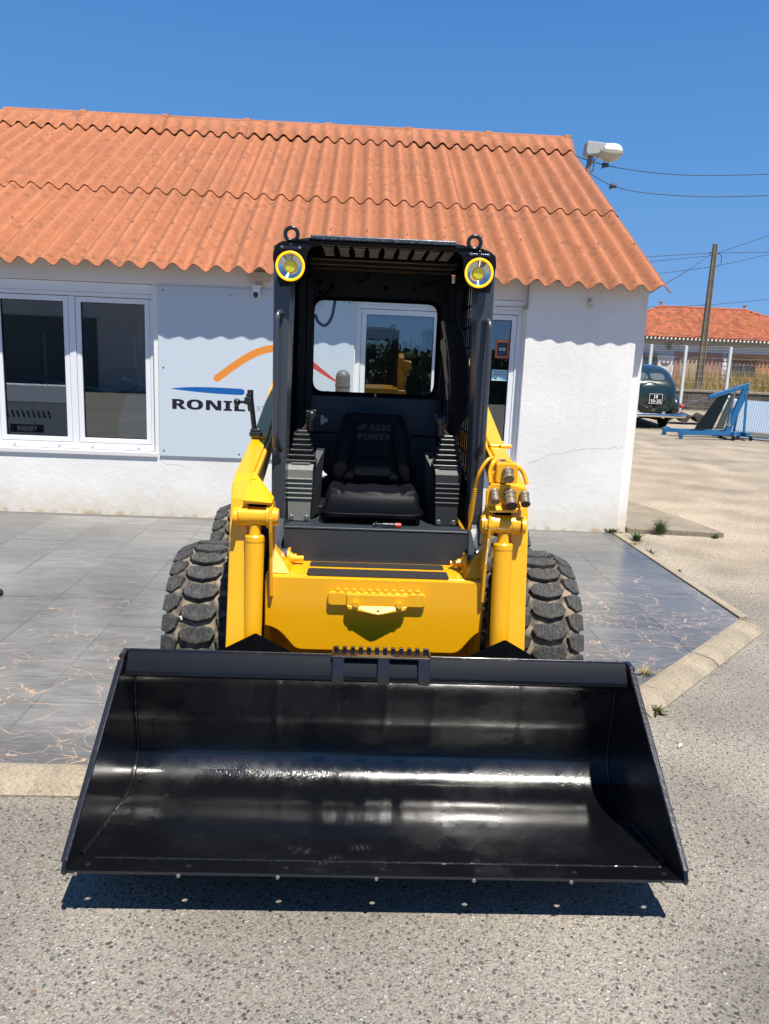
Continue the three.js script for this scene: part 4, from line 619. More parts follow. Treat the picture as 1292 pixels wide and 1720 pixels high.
  lm('roof_skin', [span(-.42, -.30, 1.993, 2.001, -3.95, -3.18), span(.29, .41, 1.993, 2.001, -3.95, -3.18), span(-.30, .29, 1.996, 2.003, -3.95, -3.47)], M.soot, rf);
  const gx = [-.235, -.172, -.110, -.050, .012, .072, .132, .190, .246];
  const sep = []; for (let i = 0; i <= gx.length; i++) { const a = i ? gx[i - 1] + .024 : -.30, b = i < gx.length ? gx[i] - .024 : .29; sep.push(span(a, b, 1.996, 2.000, -3.47, -3.18)); } sep.push(span(-.30, .29, 2.004, 2.008, -3.47, -3.18)); lm('roof_rib', sep, M.soot, rf);
  gx.forEach((x, i) => { for (let k = 0; k < 6; k++) { const zz = lerp(-3.22, -3.44, k / 5); lm('slot_light_slat', box(.038, .0022, .015, x, 1.9965, zz, 0, [.35, 0, 0]), M.slat, rf); } });
  lm('fold', [[-3.52, .010], [-3.60, .02], [-3.66, .014], [-3.74, .024], [-3.82, .018]].map(([z, h]) => span(-.33, .32, 1.997 - h, 1.997, z - .018, z + .012, .004)), M.cabDark, rf);
  lm('roof_cover', [span(-.305, .275, 2.024, 2.044, -3.62, -3.22, .006)], M.speck, rf); lm('cover_foot', [prismZ([[-.318, 2.012], [-.365, 2.012], [-.355, 2.026], [-.305, 2.036]], -3.5, -3.24), prismZ([[.275, 2.036], [.335, 2.028], [.345, 2.014], [.275, 2.012]], -3.5, -3.24)], M.gloss, rf);
  // rear wall, window, panel
  const rw = roundRect(-.375, .345, .92, 2.0, .02); rw.holes.push(roundRect(-.327, .282, 1.404, 1.848, .055, THREE.Path));
  const rear = lm('rear_wall', prismZ(rw, ZB - .03, ZB - .006, .003, 8), M.cabDark, cab);
  const gs = roundRect(-.342, .297, 1.389, 1.863, .065); gs.holes.push(roundRect(-.326, .281, 1.405, 1.847, .052, THREE.Path));
  lm('window_seal', prismZ(gs, ZB - .006, ZB + .012, .004, 8), M.soot, rear);
  lm('rear_pane', prismZ(roundRect(-.334, .289, 1.398, 1.855, .06), ZB - .020, ZB - .0185, 0, 8), M.clear, rear);
  lm('wall_bolt', [[-.30, 1.93], [-.24, 1.915], [-.30, 1.885], [.02, 1.915], [.16, 1.918]].map(([x, y]) => cyl(.011, .009, .010, x, y, ZB + .002, 'z', 12)), M.soot, rear);
  lm('wall_cable', [tube([V(-.325, 1.78, ZB - .05), V(-.31, 1.745, ZB - .05), V(-.275, 1.728, ZB - .05), V(-.245, 1.765, ZB - .05), V(-.228, 1.85, ZB - .05)], .0075, 40, 8), tube([V(-.24, 1.93, ZB + .02), V(-.25, 1.90, ZB + .03), V(-.29, 1.86, ZB + .02), V(-.315, 1.85, ZB + .01)], .004, 24, 6), tube([V(-.06, 1.985, ZB + .02), V(-.08, 1.95, ZB + .03), V(-.115, 1.935, ZB + .02)], .004, 20, 6), tube([V(.19, 1.93, ZB + .02), V(.24, 1.945, ZB + .05), V(.31, 1.965, ZB + .1)], .004, 20, 6)], M.soot, rear);
  lm('rear_panel', [span(-.345, .325, 1.20, 1.385, ZB - .004, ZB + .022, .006), span(-.33, .31, .92, 1.195, ZB - .004, ZB + .014, .006)], M.cab, rear);
  lm('latch', [box(.018, .05, .02, -.272, 1.262, ZB + .03, .005), cyl(.012, .012, .012, -.257, 1.262, ZB + .034, 'z', 12)], mat(.55, .56, .50, .5), rear);
  lm('clip', box(.009, .016, .008, -.012, 1.396, ZB + .016, .002), mat(.55, .45, .22, .5), rear);
  lm('tail_light', [box(.07, .05, .03, -.36, 1.93, ZB - .075, .01)], M.orange, rear);
  // floor and the closed front
  lm('floor_front', [span(-.372, .362, .765, .905, -3.03, -3.005, .004), span(-.372, .362, .893, .909, -3.06, -3.005, .004), span(-.372, .362, .85, .88, ZB, -3.06)], M.cab, cab);
  lm('seat_box', span(-.30, .27, .88, .93, ZB, -3.36, .01), M.cabDark, cab);
  lm('wiring_loom', [0, 1, 2, 3].map((i) => tube([V(.30 + i * .012, 1.93, ZB + .04), V(.318 + i * .010, 1.7, ZB + .06), V(.305 + i * .012, 1.45, ZB + .05 + i * .01), V(.29 + i * .02, 1.2, ZB + .08)], .0038, 40, 6)), M.cabDark, cab);
}
{ // ---- seat ----
  const s = sub('seat'); const cx = -.021;
  const cush = gridGeo(48, 36, (u, v) => {        // cushion: v runs from the front bottom edge over the top to the back
    const x = (u - .5) * 2, hw = lerp(.205, .185, v); const bol = Math.pow(Math.abs(x), 2.2);
    let y, z; if (v < .38) { const t = v / .38, a = t * Math.PI / 2; z = -3.205 - .055 * (1 - Math.sin(a + .25)) * 0 - .05 * (1 - Math.cos(a)); y = .918 + .095 * Math.sin(a); if (t < .35) z -= 0; } else { const t = (v - .38) / .62; z = -3.255 - .27 * t; y = 1.013 + .012 * Math.sin(t * 3) - .02 * t; }
    const groove = v > .42 && Math.abs(x) < .62 ? .0045 * Math.sin((v - .42) * 52) : 0, seam = Math.exp(-Math.pow((Math.abs(x) - .66) / .035, 2)) * .010;
    const cen = Math.exp(-Math.pow(x / .22, 2)) * .008 * (v > .3 ? 1 : 0);
    y += v > .30 ? .020 * bol - seam + groove + cen : -.004 * seam; if (Math.abs(x) > .93) y -= .03 * (Math.abs(x) - .93) / .07;
    return [cx + x * hw, y, z - .02 * bol];
  });
  lm('cushion', [cush, span(cx - .205, cx + .205, .905, .93, -3.52, -3.21, .01), span(cx - .2, cx + .2, .925, .99, -3.52, -3.25, .02)], M.vinyl, s);
  lm('piping', tube([V(cx - .207, .93, -3.45), V(cx - .207, .93, -3.22), V(cx - .18, .928, -3.198), V(cx, .928, -3.195), V(cx + .18, .928, -3.198), V(cx + .207, .93, -3.22), V(cx + .207, .93, -3.45)], .005, 60, 8), M.vinyl, s);
  const bs = new THREE.Shape(); bs.moveTo(-.185, 1.02); bs.lineTo(-.190, 1.10); bs.bezierCurveTo(-.185, 1.16, -.165, 1.24, -.150, 1.29); bs.bezierCurveTo(-.143, 1.325, -.125, 1.337, -.10, 1.338); bs.lineTo(.10, 1.338); bs.bezierCurveTo(.125, 1.337, .143, 1.325, .150, 1.29); bs.bezierCurveTo(.165, 1.24, .185, 1.16, .190, 1.10); bs.lineTo(.185, 1.02); bs.closePath();
  const tilt = (g) => { g.translate(0, -1.0, 0); g.rotateX(-.10); g.translate(cx, 1.0, -3.50); return g; };
  lm('backrest', [tilt(prismZ(bs, -.07, .0, .018, 12))], M.vinyl, s);
  for (const sd of [-1, 1]) lm('bolster', tilt(new THREE.SphereGeometry(1, 20, 16).scale(.046, .150, .022).rotateZ(sd * .16).translate(sd * .135, 1.165, .002)), M.vinyl, s);
  const fr = roundRect(-.088, .088, 1.045, 1.298, .02); fr.holes.push(roundRect(-.082, .082, 1.05, 1.292, .016, THREE.Path));
  lm('panel_seam', tilt(prismZ(fr, -.002, .004, .0015, 6)), M.vinyl, s);
  lm('back_panel', [tilt(prismZ(roundRect(-.078, .078, 1.135, 1.198, .014), -.002, .010, .005, 6)), tilt(prismZ(roundRect(-.084, .084, 1.045, 1.128, .016), -.002, .012, .006, 6))], M.vinyl, s);
  const tx = (t, h, w, x, y) => { const g = new TextGeometry(t, { font, size: h, depth: .0055, curveSegments: 3, bevelEnabled: true, bevelSize: .0008, bevelThickness: .0008, bevelSegments: 1 }); g.computeBoundingBox(); const b = g.boundingBox; g.scale(w / (b.max.x - b.min.x), 1, 1); g.translate(x, y, -.001); return tilt(g); };
  lm('lettering', [tx('AGRI', .028, .098, -.020, 1.254), tx('POWER', .026, .150, -.074, 1.213), tilt(prismZ([[-.074, 1.256], [-.058, 1.262], [-.036, 1.278], [-.030, 1.284], [-.050, 1.279], [-.066, 1.268]], -.001, .004)), tilt(prismZ([[-.066, 1.254], [-.045, 1.258], [-.022, 1.282], [-.038, 1.273], [-.050, 1.263]], -.001, .004))], mat(.0095, .011, .014, .4), s);
  lm('adjuster_knob', [prismZ([0, 1, 2, 3, 4, 5, 6, 7].map((i) => { const r = i % 2 ? .0115 : .019, a = i * Math.PI / 4; return [cx - .222 + r * Math.cos(a), 1.052 + r * Math.sin(a)]; }), -3.46, -3.448, .003), cyl(.006, .006, .02, cx - .222, 1.052, -3.447, 'z', 12)], M.white, s);
  lm('seat_side', [span(cx - .215, cx - .200, 1.0, 1.13, -3.56, -3.54, .004), span(cx + .200, cx + .215, 1.0, 1.13, -3.56, -3.54, .004)], M.cabDark, s);
}
{ // ---- control consoles, levers, restraint pad, small things in the cab ----
  const con = (x0, x1, m, kx, ky, name) => {
    const g = sub('control_console'); const sd = x0 < 0 ? -1 : 1, xc = (x0 + x1) / 2, z0 = -3.235, hw = (x1 - x0) / 2; const taper = .012;
    const face = hull([[x0, 1.128, z0 - .03], [x1, 1.128, z0 - .03], [x0, 1.125, z0 - .16], [x1, 1.125, z0 - .16], [x0 + .004, 1.10, z0 - .012], [x1 - .004, 1.10, z0 - .012], [x0 + taper, .885, z0 - .0], [x1 - taper, .885, z0 - .0], [x0 + taper + .004, .868, z0 - .015], [x1 - taper - .004, .868, z0 - .015], [x0 + taper, .87, z0 - .16], [x1 - taper, .87, z0 - .16]]);
    lm('console_body', face, m, g);
    lm('console_side', sd < 0 ? hull([[x1 + .002, 1.10, z0 - .06], [x1 + .036, 1.17, z0 - .14], [x1 + .036, 1.17, z0 - .24], [x1 + .002, 1.17, z0 - .24], [x1 - .008, .885, z0 - .05], [x1 + .02, .90, z0 - .1], [x1 + .02, .90, z0 - .24], [x1 + .002, 1.17, z0 - .14]]) : hull([[x0 - .002, 1.10, z0 - .06], [x0 - .036, 1.17, z0 - .14], [x0 - .036, 1.17, z0 - .24], [x0 - .002, 1.17, z0 - .24], [x0 + .008, .885, z0 - .05], [x0 - .02, .90, z0 - .1], [x0 - .02, .90, z0 - .24], [x0 - .002, 1.17, z0 - .14]]), M.consoleDark, g);
    for (let i = 0; i < 5; i++) lm('console_rib', box((x1 - x0) * .94, .0085, .014, xc, 1.062 - i * .0205, z0 - .006, .004), m, g);
    for (const d of [-.032, .032]) lm('console_screw', [cyl(.006, .006, .004, xc + d, .897, z0 + .002, 'z', 12), new THREE.TorusGeometry(.009, .002, 6, 16).translate(xc + d, .897, z0 + .001)], M.steel, g);
    // bellows: stacked rounded squares that narrow upward and lean toward the seat
    const bw = []; const bx = xc + sd * -.002, n = 6; for (let i = 0; i < n; i++) { const t = i / (n - 1), w = lerp(hw * 2.3, hw * 1.25, t * (1.6 - .6 * t)), y = 1.135 + i * .0215, x = lerp(bx, kx + sd * .038, t * .55); bw.push(new RoundedBoxGeometry(w, .014, w * .95, 3, .0068).translate(x, y, z0 - .085), box(w * .74, .024, w * .7, x, y + .011, z0 - .085, .01)); }
    lm('bellows', bw, M.boot, g); lm('bellows_frame', prismY(roundRect(xc - hw * .9, xc + hw * .9, z0 - .15, z0 - .022, .02).getPoints(4).map((p) => [p.x, p.y]), 1.122, 1.130, .002), m, g);
    const b0 = V(lerp(bx, kx + sd * .038, .5), 1.25, z0 - .09), k = V(kx, ky, z0 - .10);
    lm('lever', [rod(b0, k, .0085, 12), rod(b0.clone().add(V(sd * .012, 0, 0)), k.clone().add(V(sd * .014, -.03, 0)), .006, 10)], mat(.035, .028, .022, .4), g);
    lm('lever_grip', [new THREE.SphereGeometry(.023, 18, 14).scale(.95, 1.15, 1).translate(kx, ky + .004, z0 - .095), cyl(.016, .021, .05, kx + sd * .006, ky - .035, z0 - .098, 'y', 16), cyl(.009, .009, .012, kx - sd * .004, ky - .004, z0 - .070, 'z', 14), box(.02, .016, .02, kx - sd * .012, ky + .024, z0 - .095, .006), box(.02, .016, .02, kx + sd * .016, ky + .020, z0 - .095, .006)], M.boot, g);
    return g;
  };
  con(-.388, -.274, M.console, -.292, 1.318, 'l').userData.label = 'grey left control console with sunlight painted into its colour';
  con(.240, .354, M.consoleDark, .258, 1.318, 'r').userData.label = 'dark right control console with shade painted into its colour';
  const r = sub('restraint_pad');
  lm('pad', prismZ([[.262, 1.742], [.285, 1.752], [.318, 1.742], [.345, 1.70], [.372, 1.60], [.392, 1.49], [.397, 1.46], [.404, 1.42], [.402, 1.375], [.392, 1.345], [.372, 1.318], [.350, 1.296], [.338, 1.25], [.318, 1.235], [.306, 1.30], [.312, 1.38], [.304, 1.45], [.292, 1.58], [.272, 1.69]], -3.44, -3.385, .012, 6), M.vinyl, r);
  lm('strap', [prismZ([[.250, 1.662], [.262, 1.67], [.275, 1.64], [.280, 1.56], [.292, 1.49], [.288, 1.47], [.276, 1.50], [.262, 1.59], [.250, 1.63]], -3.40, -3.392), rod(V(.253, 1.742, -3.40), V(.268, 1.665, -3.395), .006), rod(V(.283, 1.48, -3.39), V(.292, 1.41, -3.39), .005)], mat(.30, .23, .13, .7), r);
  lm('pivot_arm', [tube([V(.33, 1.27, -3.42), V(.35, 1.15, -3.5), V(.37, 1.08, -3.6), V(.385, 1.05, -3.75)], .014, 30, 8)], M.cabDark, r);
  lm('hand_lever', [rod(V(-.375, 1.13, -3.42), V(-.368, 1.225, -3.44), .006), new THREE.SphereGeometry(.012, 12, 10).scale(.8, 1.5, .8).translate(-.368, 1.225, -3.44)], mat(.10, .03, .03, .5), sub('parking_lever'));
}
{ // tool lying on the cab floor
  const t = group('hand_torch', scene, LX + .03, .918, -3.04); tag(t, 'small black torch with red end lying on the cab floor edge', 'torch');
  mesh('barrel', [cyl(.0105, .0105, .055, .015, 0, 0, 'x', 14), ...[0, 1, 2, 3, 4].map((i) => cyl(.0115, .0115, .004, -.005 + i * .010, 0, 0, 'x', 14))], M.gloss, t); mesh('red_cap', cyl(.0115, .0105, .022, .052, 0, 0, 'x', 14), M.red, t); mesh('clip', [cyl(.006, .006, .02, -.025, .002, 0, 'x', 8), box(.008, .02, .01, -.037, .003, 0, .002), cyl(.009, .009, .006, -.045, -.001, 0, 'x', 10)], M.gloss, t);
}

// ---------- vintage saloon seen from behind ----------
{
  const g0 = yardRise(-18.4);
  const car = group('vintage_car', scene, 6.80, g0, -18.15); car.rotation.y = -0.05; tag(car, 'dark green vintage saloon seen from behind at the corner of the office', 'car');
  const cm = (n, gs, m, p = car, k) => mesh(n, gs, m, p, k);
  // body: rounded sections from the tail (z 0) forward (z negative): [dz, half width, bottom, top, roundness]
  const sec = [[0.0, .30, .46, .70, 3], [-.012, .52, .40, .90, 3.2], [-.04, .60, .38, 1.02, 3.6], [-.11, .645, .38, 1.12, 3.8], [-.24, .665, .38, 1.22, 4.0], [-.40, .675, .38, 1.32, 4.2], [-.60, .68, .38, 1.415, 4.6], [-.90, .685, .38, 1.485, 4.6], [-1.3, .69, .38, 1.50, 4.6], [-1.9, .68, .38, 1.50, 4.6], [-2.35, .655, .38, 1.44, 3.0], [-2.7, .62, .38, 1.16, 2.8], [-3.0, .56, .38, 1.03, 2.6], [-3.6, .46, .38, .98, 2.4], [-4.1, .36, .40, .92, 2.2]];
  const C = [0, 1, 2, 3, 4].map((k) => new THREE.CatmullRomCurve3(sec.map((s, i) => V(i, s[k], 0)), false, 'centripetal'));
  const body = gridGeo(56, 90, (u, v) => {
    const t = v, [dz, hw, b, tp, n] = C.map((c) => c.getPoint(t).y); const a = u * Math.PI * 2, ca = Math.cos(a), sa = Math.sin(a), yc = (b + tp) / 2, hh = (tp - b) / 2;
    let x = hw * Math.sign(ca) * Math.pow(Math.abs(ca), 2 / n), y = yc + hh * Math.sign(sa) * Math.pow(Math.abs(sa), 2 / n);
    if (y > .98) x *= 1 - .07 * sstep(.98, 1.52, y);
    return [x, y, dz];
  });
  const shell = cm('body', body, M.carGreen);
  const fend = []; for (const s of [-1, 1]) { fend.push(new THREE.SphereGeometry(1, 26, 18).scale(.20, .36, .62).translate(s * .655, .52, -.62), new THREE.SphereGeometry(1, 24, 16).scale(.19, .34, .70).translate(s * .60, .56, -3.5), span(s * .56, s * .80, .30, .35, -2.9, -1.1, .02)); }
  cm('fender', fend, M.carGreen);
  cm('boot_lid', new THREE.SphereGeometry(1, 30, 20).scale(.40, .34, .13).translate(0, .74, -.03), M.carGreen);
  const ray = new THREE.Raycaster(), hits = car.children.filter((o) => o.isMesh); car.updateMatrixWorld(true); scene.updateMatrixWorld(true);
  const proj = (x, y, off) => { const p = car.localToWorld(V(x, y, 3)), d = V(0, 0, -1).transformDirection(car.matrixWorld); ray.set(p, d); const h = ray.intersectObjects(hits, false)[0]; return h ? car.worldToLocal(h.point.clone()).z + off : -.5; };
  for (const o of hits) o.material.side = THREE.DoubleSide;
  const patch = (cx, cy, rx, ry, n, off, rim = 0) => gridGeo(36, 8, (u, v) => { const a = u * Math.PI * 2, ca = Math.cos(a), sa = Math.sin(a), k = Math.max(.001, lerp(rim, 1, v)); const x = cx + k * rx * Math.sign(ca) * Math.pow(Math.abs(ca), 2 / n), y = cy + k * ry * Math.sign(sa) * Math.pow(Math.abs(sa), 2 / n); return [x, y, proj(x, y, off)]; });
  const glass = mat(.10, .12, .125, .06, { clearcoat: 1 });
  for (const s of [-1, 1]) { const cx = s * .20; cm('rear_window', patch(cx, 1.215, .165, .080, 3.4, .012), glass); cm('window_trim', patch(cx, 1.215, .182, .096, 3.4, .010, .90), M.carGreen); }
  T.plate = canvasTex(256, 196, (c, w, h) => { c.fillStyle = '#e6e6e2'; c.fillRect(0, 0, w, h); c.fillStyle = '#0c0d10'; c.fillRect(8, 8, w - 16, h - 16); c.fillStyle = '#f0f0ec'; c.textAlign = 'center'; c.font = 'bold 84px sans-serif'; c.fillText('IB', w / 2, 86); c.font = 'bold 92px sans-serif'; c.save(); c.translate(w / 2, 174); c.scale(.92, 1); c.fillText('10-35', 0, 0); c.restore(); }, 0);
  const pz = proj(.05, .70, .03); const pl = group('number_plate', car); cm('plate', box(.31, .235, .012, .10, .705, pz, .003), M.cabDark, pl); const pp = new THREE.PlaneGeometry(.305, .23); pp.translate(.10, .705, pz + .0066); cm('plate_print', pp, mat(1, 1, 1, .45, { map: T.plate }), pl, true);
  cm('boot_handle', [box(.05, .07, .04, .10, .54, proj(.10, .54, .01), .01)], M.cabDark);
  const ez = proj(.10, .45, .012); cm('emblem', [0, .035].flatMap((d) => [bar(V(.06, .415 + d, ez), V(.10, .45 + d, ez), .012, .008, .002), bar(V(.14, .415 + d, ez), V(.10, .45 + d, ez), .012, .008, .002)]), M.chrome);
  cm('bumper', [tube([V(-.86, .33, -.02), V(-.70, .33, .11), V(0, .33, .17), V(.70, .33, .11), V(.86, .33, -.02)], .05, 60, 14).scale(1, 1, 1), span(-.34, -.26, .26, .42, .10, .20, .02), span(.26, .34, .26, .42, .10, .20, .02)], M.chrome);
  for (const s of [-1, 1]) { const t = group('tail_lamp', car); cm('lamp', new THREE.SphereGeometry(.05, 14, 10).scale(1, 1.2, .8).translate(s * .76, .56, -.12), M.red, t); const w = group('wheel', car, s * .60, .33, -.72); mesh('tyre', new THREE.TorusGeometry(.26, .075, 14, 36).rotateY(Math.PI / 2), M.cabDark, w); mesh('hub', cyl(.2, .16, .06, s * .03, 0, 0, 'x', 24), M.chrome, w); const w2 = group('wheel', car, s * .60, .33, -3.5); mesh('tyre', new THREE.TorusGeometry(.26, .075, 14, 36).rotateY(Math.PI / 2), M.cabDark, w2); }
  cm('underbody', [span(-.55, .55, .22, .42, -4.0, -.25, .03), cyl(.05, .05, .5, .3, .24, -.45, 'z'), span(-.28, -.1, .18, .32, -.5, -.3, .02)], M.soot);
}
// ---------- blue engine hoist ----------
{
  const h = group('engine_hoist', scene, 7.6, yardRise(-16.5), -16.5); tag(h, 'blue folding engine hoist on castors with raised boom in the yard', 'hoist');
  const y0 = yardRise(-16.5), P = (x, y, z = 0) => V(x - 7.6, y - y0, z);
  for (const [z, n] of [[-.42, 0], [.30, 1]]) mesh('leg', [bar(P(6.70 + n * .06, y0 + .125, z), P(8.02, y0 + .135, z * .45), .07, .085, .005), bar(P(6.70 + n * .06, y0 + .14, z), P(6.79 + n * .06, y0 + .14, z), .075, .10, .005)], M.blue, h);
  mesh('base', [bar(P(7.88, y0 + .13, 0), P(8.40, y0 + .125, 0), .16, .09, .006), bar(P(8.02, y0 + .13, -.26), P(8.02, y0 + .13, .26), .08, .08, .006), bar(P(8.30, y0 + .13, -.22), P(8.30, y0 + .13, .22), .08, .08, .006)], M.blue, h);
  mesh('mast', [bar(P(7.94, y0 + .16, 0), P(8.235, 1.30, 0), .10, .12, .006), box(.10, .16, .11, 8.235 - 7.6, 1.26 - y0, 0, .01)], M.blue, h);
  for (const z of [-.06, .06]) mesh('stay', bar(P(8.215 + z * .5, 1.10, z), P(8.20 + z * .8, y0 + .16, z * 2.2), .045, .03, .004), M.blue, h);
  mesh('boom', bar(P(8.29, 1.40, 0), P(7.46, 1.10, 0), .09, .085, .006), M.blue, h);
  mesh('boom_extension', bar(P(7.47, 1.10, 0), P(6.92, .895, 0), .05, .05, .004), mat(.09, .09, .10, .5), h);
  mesh('hook', [new THREE.SphereGeometry(.045, 12, 10).translate(6.90 - 7.6, .885 - y0, 0), rod(P(6.9, .88), P(6.9, .80), .012)], M.red, h);
  const ram = group('ram', h); mesh('cylinder', rod(P(7.945, .56), P(7.985, .90), .038, 16), M.blue, ram); mesh('piston', rod(P(7.985, .90), P(8.01, 1.26), .018, 12), M.steel, ram); mesh('pump', [rod(P(7.93, .54, .06), P(7.93, .76, .07), .012), cyl(.045, .045, .05, 7.94 - 7.6, .54 - y0, .03, 'z')], M.steel, ram); mesh('ram_head', box(.05, .09, .06, 8.0 - 7.6, 1.32 - y0, 0, .006), M.blue, ram);
  mesh('pin', [[8.24, 1.355], [7.56, 1.14], [8.02, 1.285], [8.22, 1.20], [7.98, y0 + .14], [8.12, y0 + .14]].map(([x, y]) => cyl(.014, .014, .15, x - 7.6, y - y0, 0, 'z', 10)), M.steel, h);
  for (const [x, z] of [[7.92, -.24], [7.99, .24], [8.28, -.2], [8.38, .2]]) { const c = group('castor', h, x - 7.6, .05, z); mesh('wheel', [new THREE.TorusGeometry(.038, .013, 8, 20), cyl(.02, .02, .03, 0, 0, 0, 'z', 12)], M.cabDark, c); mesh('fork', [box(.012, .07, .05, .03, .03, 0, .003), box(.06, .012, .05, 0, .06, 0, .003)], M.steel, c); }
  for (const [x, z] of [[6.74, -.42], [6.82, .30]]) { const c = group('castor', h, x - 7.6, .045, z); mesh('wheel', [cyl(.045, .045, .05, 0, 0, 0, 'z', 16), box(.07, .06, .065, 0, .03, 0, .008)], M.blue, c); }
}
{ // dark bonnet panels leaning behind the hoist, scrap sheet, corrugated sheets
  const pan = (label, pts, th) => { const c = pts[0]; const o = mesh('bonnet_panel', hull([...pts.map((p) => [p[0] - c[0], p[1] - c[1], p[2] - c[2]]), ...pts.map((p) => [p[0] - c[0] + th * .5, p[1] - c[1], p[2] - c[2] - th])]), M.bonnet, scene); o.position.set(...c); tag(o, label, 'car panel'); return o; };
  const g = yardRise(-17.2);
  pan('wide dark green bonnet panel leaning beside the blue hoist boom', [[7.60, g + .02, -17.5], [7.85, g + .02, -17.1], [8.34, 1.20, -17.4], [8.20, 1.17, -17.6]], .02);
  pan('narrow dark green bonnet panel leaning between wide panel and hoist mast', [[7.88, g + .02, -17.05], [8.07, g + .06, -17.0], [8.44, 1.17, -17.35], [8.37, 1.19, -17.4]], .02);
  const sheet = (name, label, A, B, Cc, n, amp, m, w) => { const a = V(...A), b = V(...B), c = V(...Cc), nrm = b.clone().sub(a).cross(c.clone().sub(a)).normalize(); const len = b.distanceTo(a); const f = (u, v, o) => { const p = a.clone().lerp(b, u).addScaledVector(c.clone().sub(a), v).addScaledVector(nrm, amp * Math.sin(u * len / w * 6.283) + o); return [p.x - A[0], p.y - A[1], p.z - A[2]]; }; const o = mesh(name, [gridGeo(n, 6, (u, v) => f(u, v, 0)), gridGeo(n, 6, (u, v) => f(1 - u, v, -.004))], m, scene); o.position.set(...A); tag(o, label, 'metal sheet'); return o; };
  const galv = mat(.235, .29, .35, .55);
  sheet('corrugated_sheet', 'pale blue grey corrugated sheet leaning against the low wall on the right', [8.05, yardRise(-17.2) + .16, -17.25], [11.8, yardRise(-13) + .16, -14.6], [9.0, 1.02, -18.9], 900, .008, galv, .05);
  sheet('corrugated_sheet', 'lower corrugated sheet lying on the ground under the leaning one', [8.35, yardRise(-16.5) + .03, -16.7], [12, yardRise(-13) + .03, -14.0], [8.6, yardRise(-16.5) + .13, -17.3], 900, .008, galv, .05);
  const beam = mesh('timber_beam', bar(V(-.1, 0, 0), V(3.8, -.06, 2.7), .10, .09, .006), mat(.30, .27, .24, .8), scene); beam.position.set(8.05, yardRise(-17.2) + .11, -17.15); tag(beam, 'dusty grey beam along the foot of the leaning corrugated sheet', 'beam');
  const cap = mesh('sheet_ridge', tube([V(0, 0, 0), V(.12, .05, -.05), V(.3, -.05, .1), V(3, -.15, 1.9)], .05, 40, 8), mat(.55, .55, .52, .6), scene); cap.position.set(8.85, 1.02, -18.85); tag(cap, 'pale rolled edge along the top of the leaning corrugated sheet', 'trim');
  const pts = gridGeo(40, 10, (u, v) => [u * 1.05, .10 + .10 * Math.sin(u * 16 + v) * (1 - v * .3) + .05 * noise3(u * 6, v * 4, 2) + v * .10, -v * .6]); const sc = mesh('scrap_sheet', pts, mat(.045, .035, .03, .8), scene); sc.material.side = THREE.DoubleSide; sc.position.set(8.0, yardRise(-19.5), -19.6); tag(sc, 'crumpled rusty dark metal sheet on the ground behind the hoist', 'scrap metal');
}
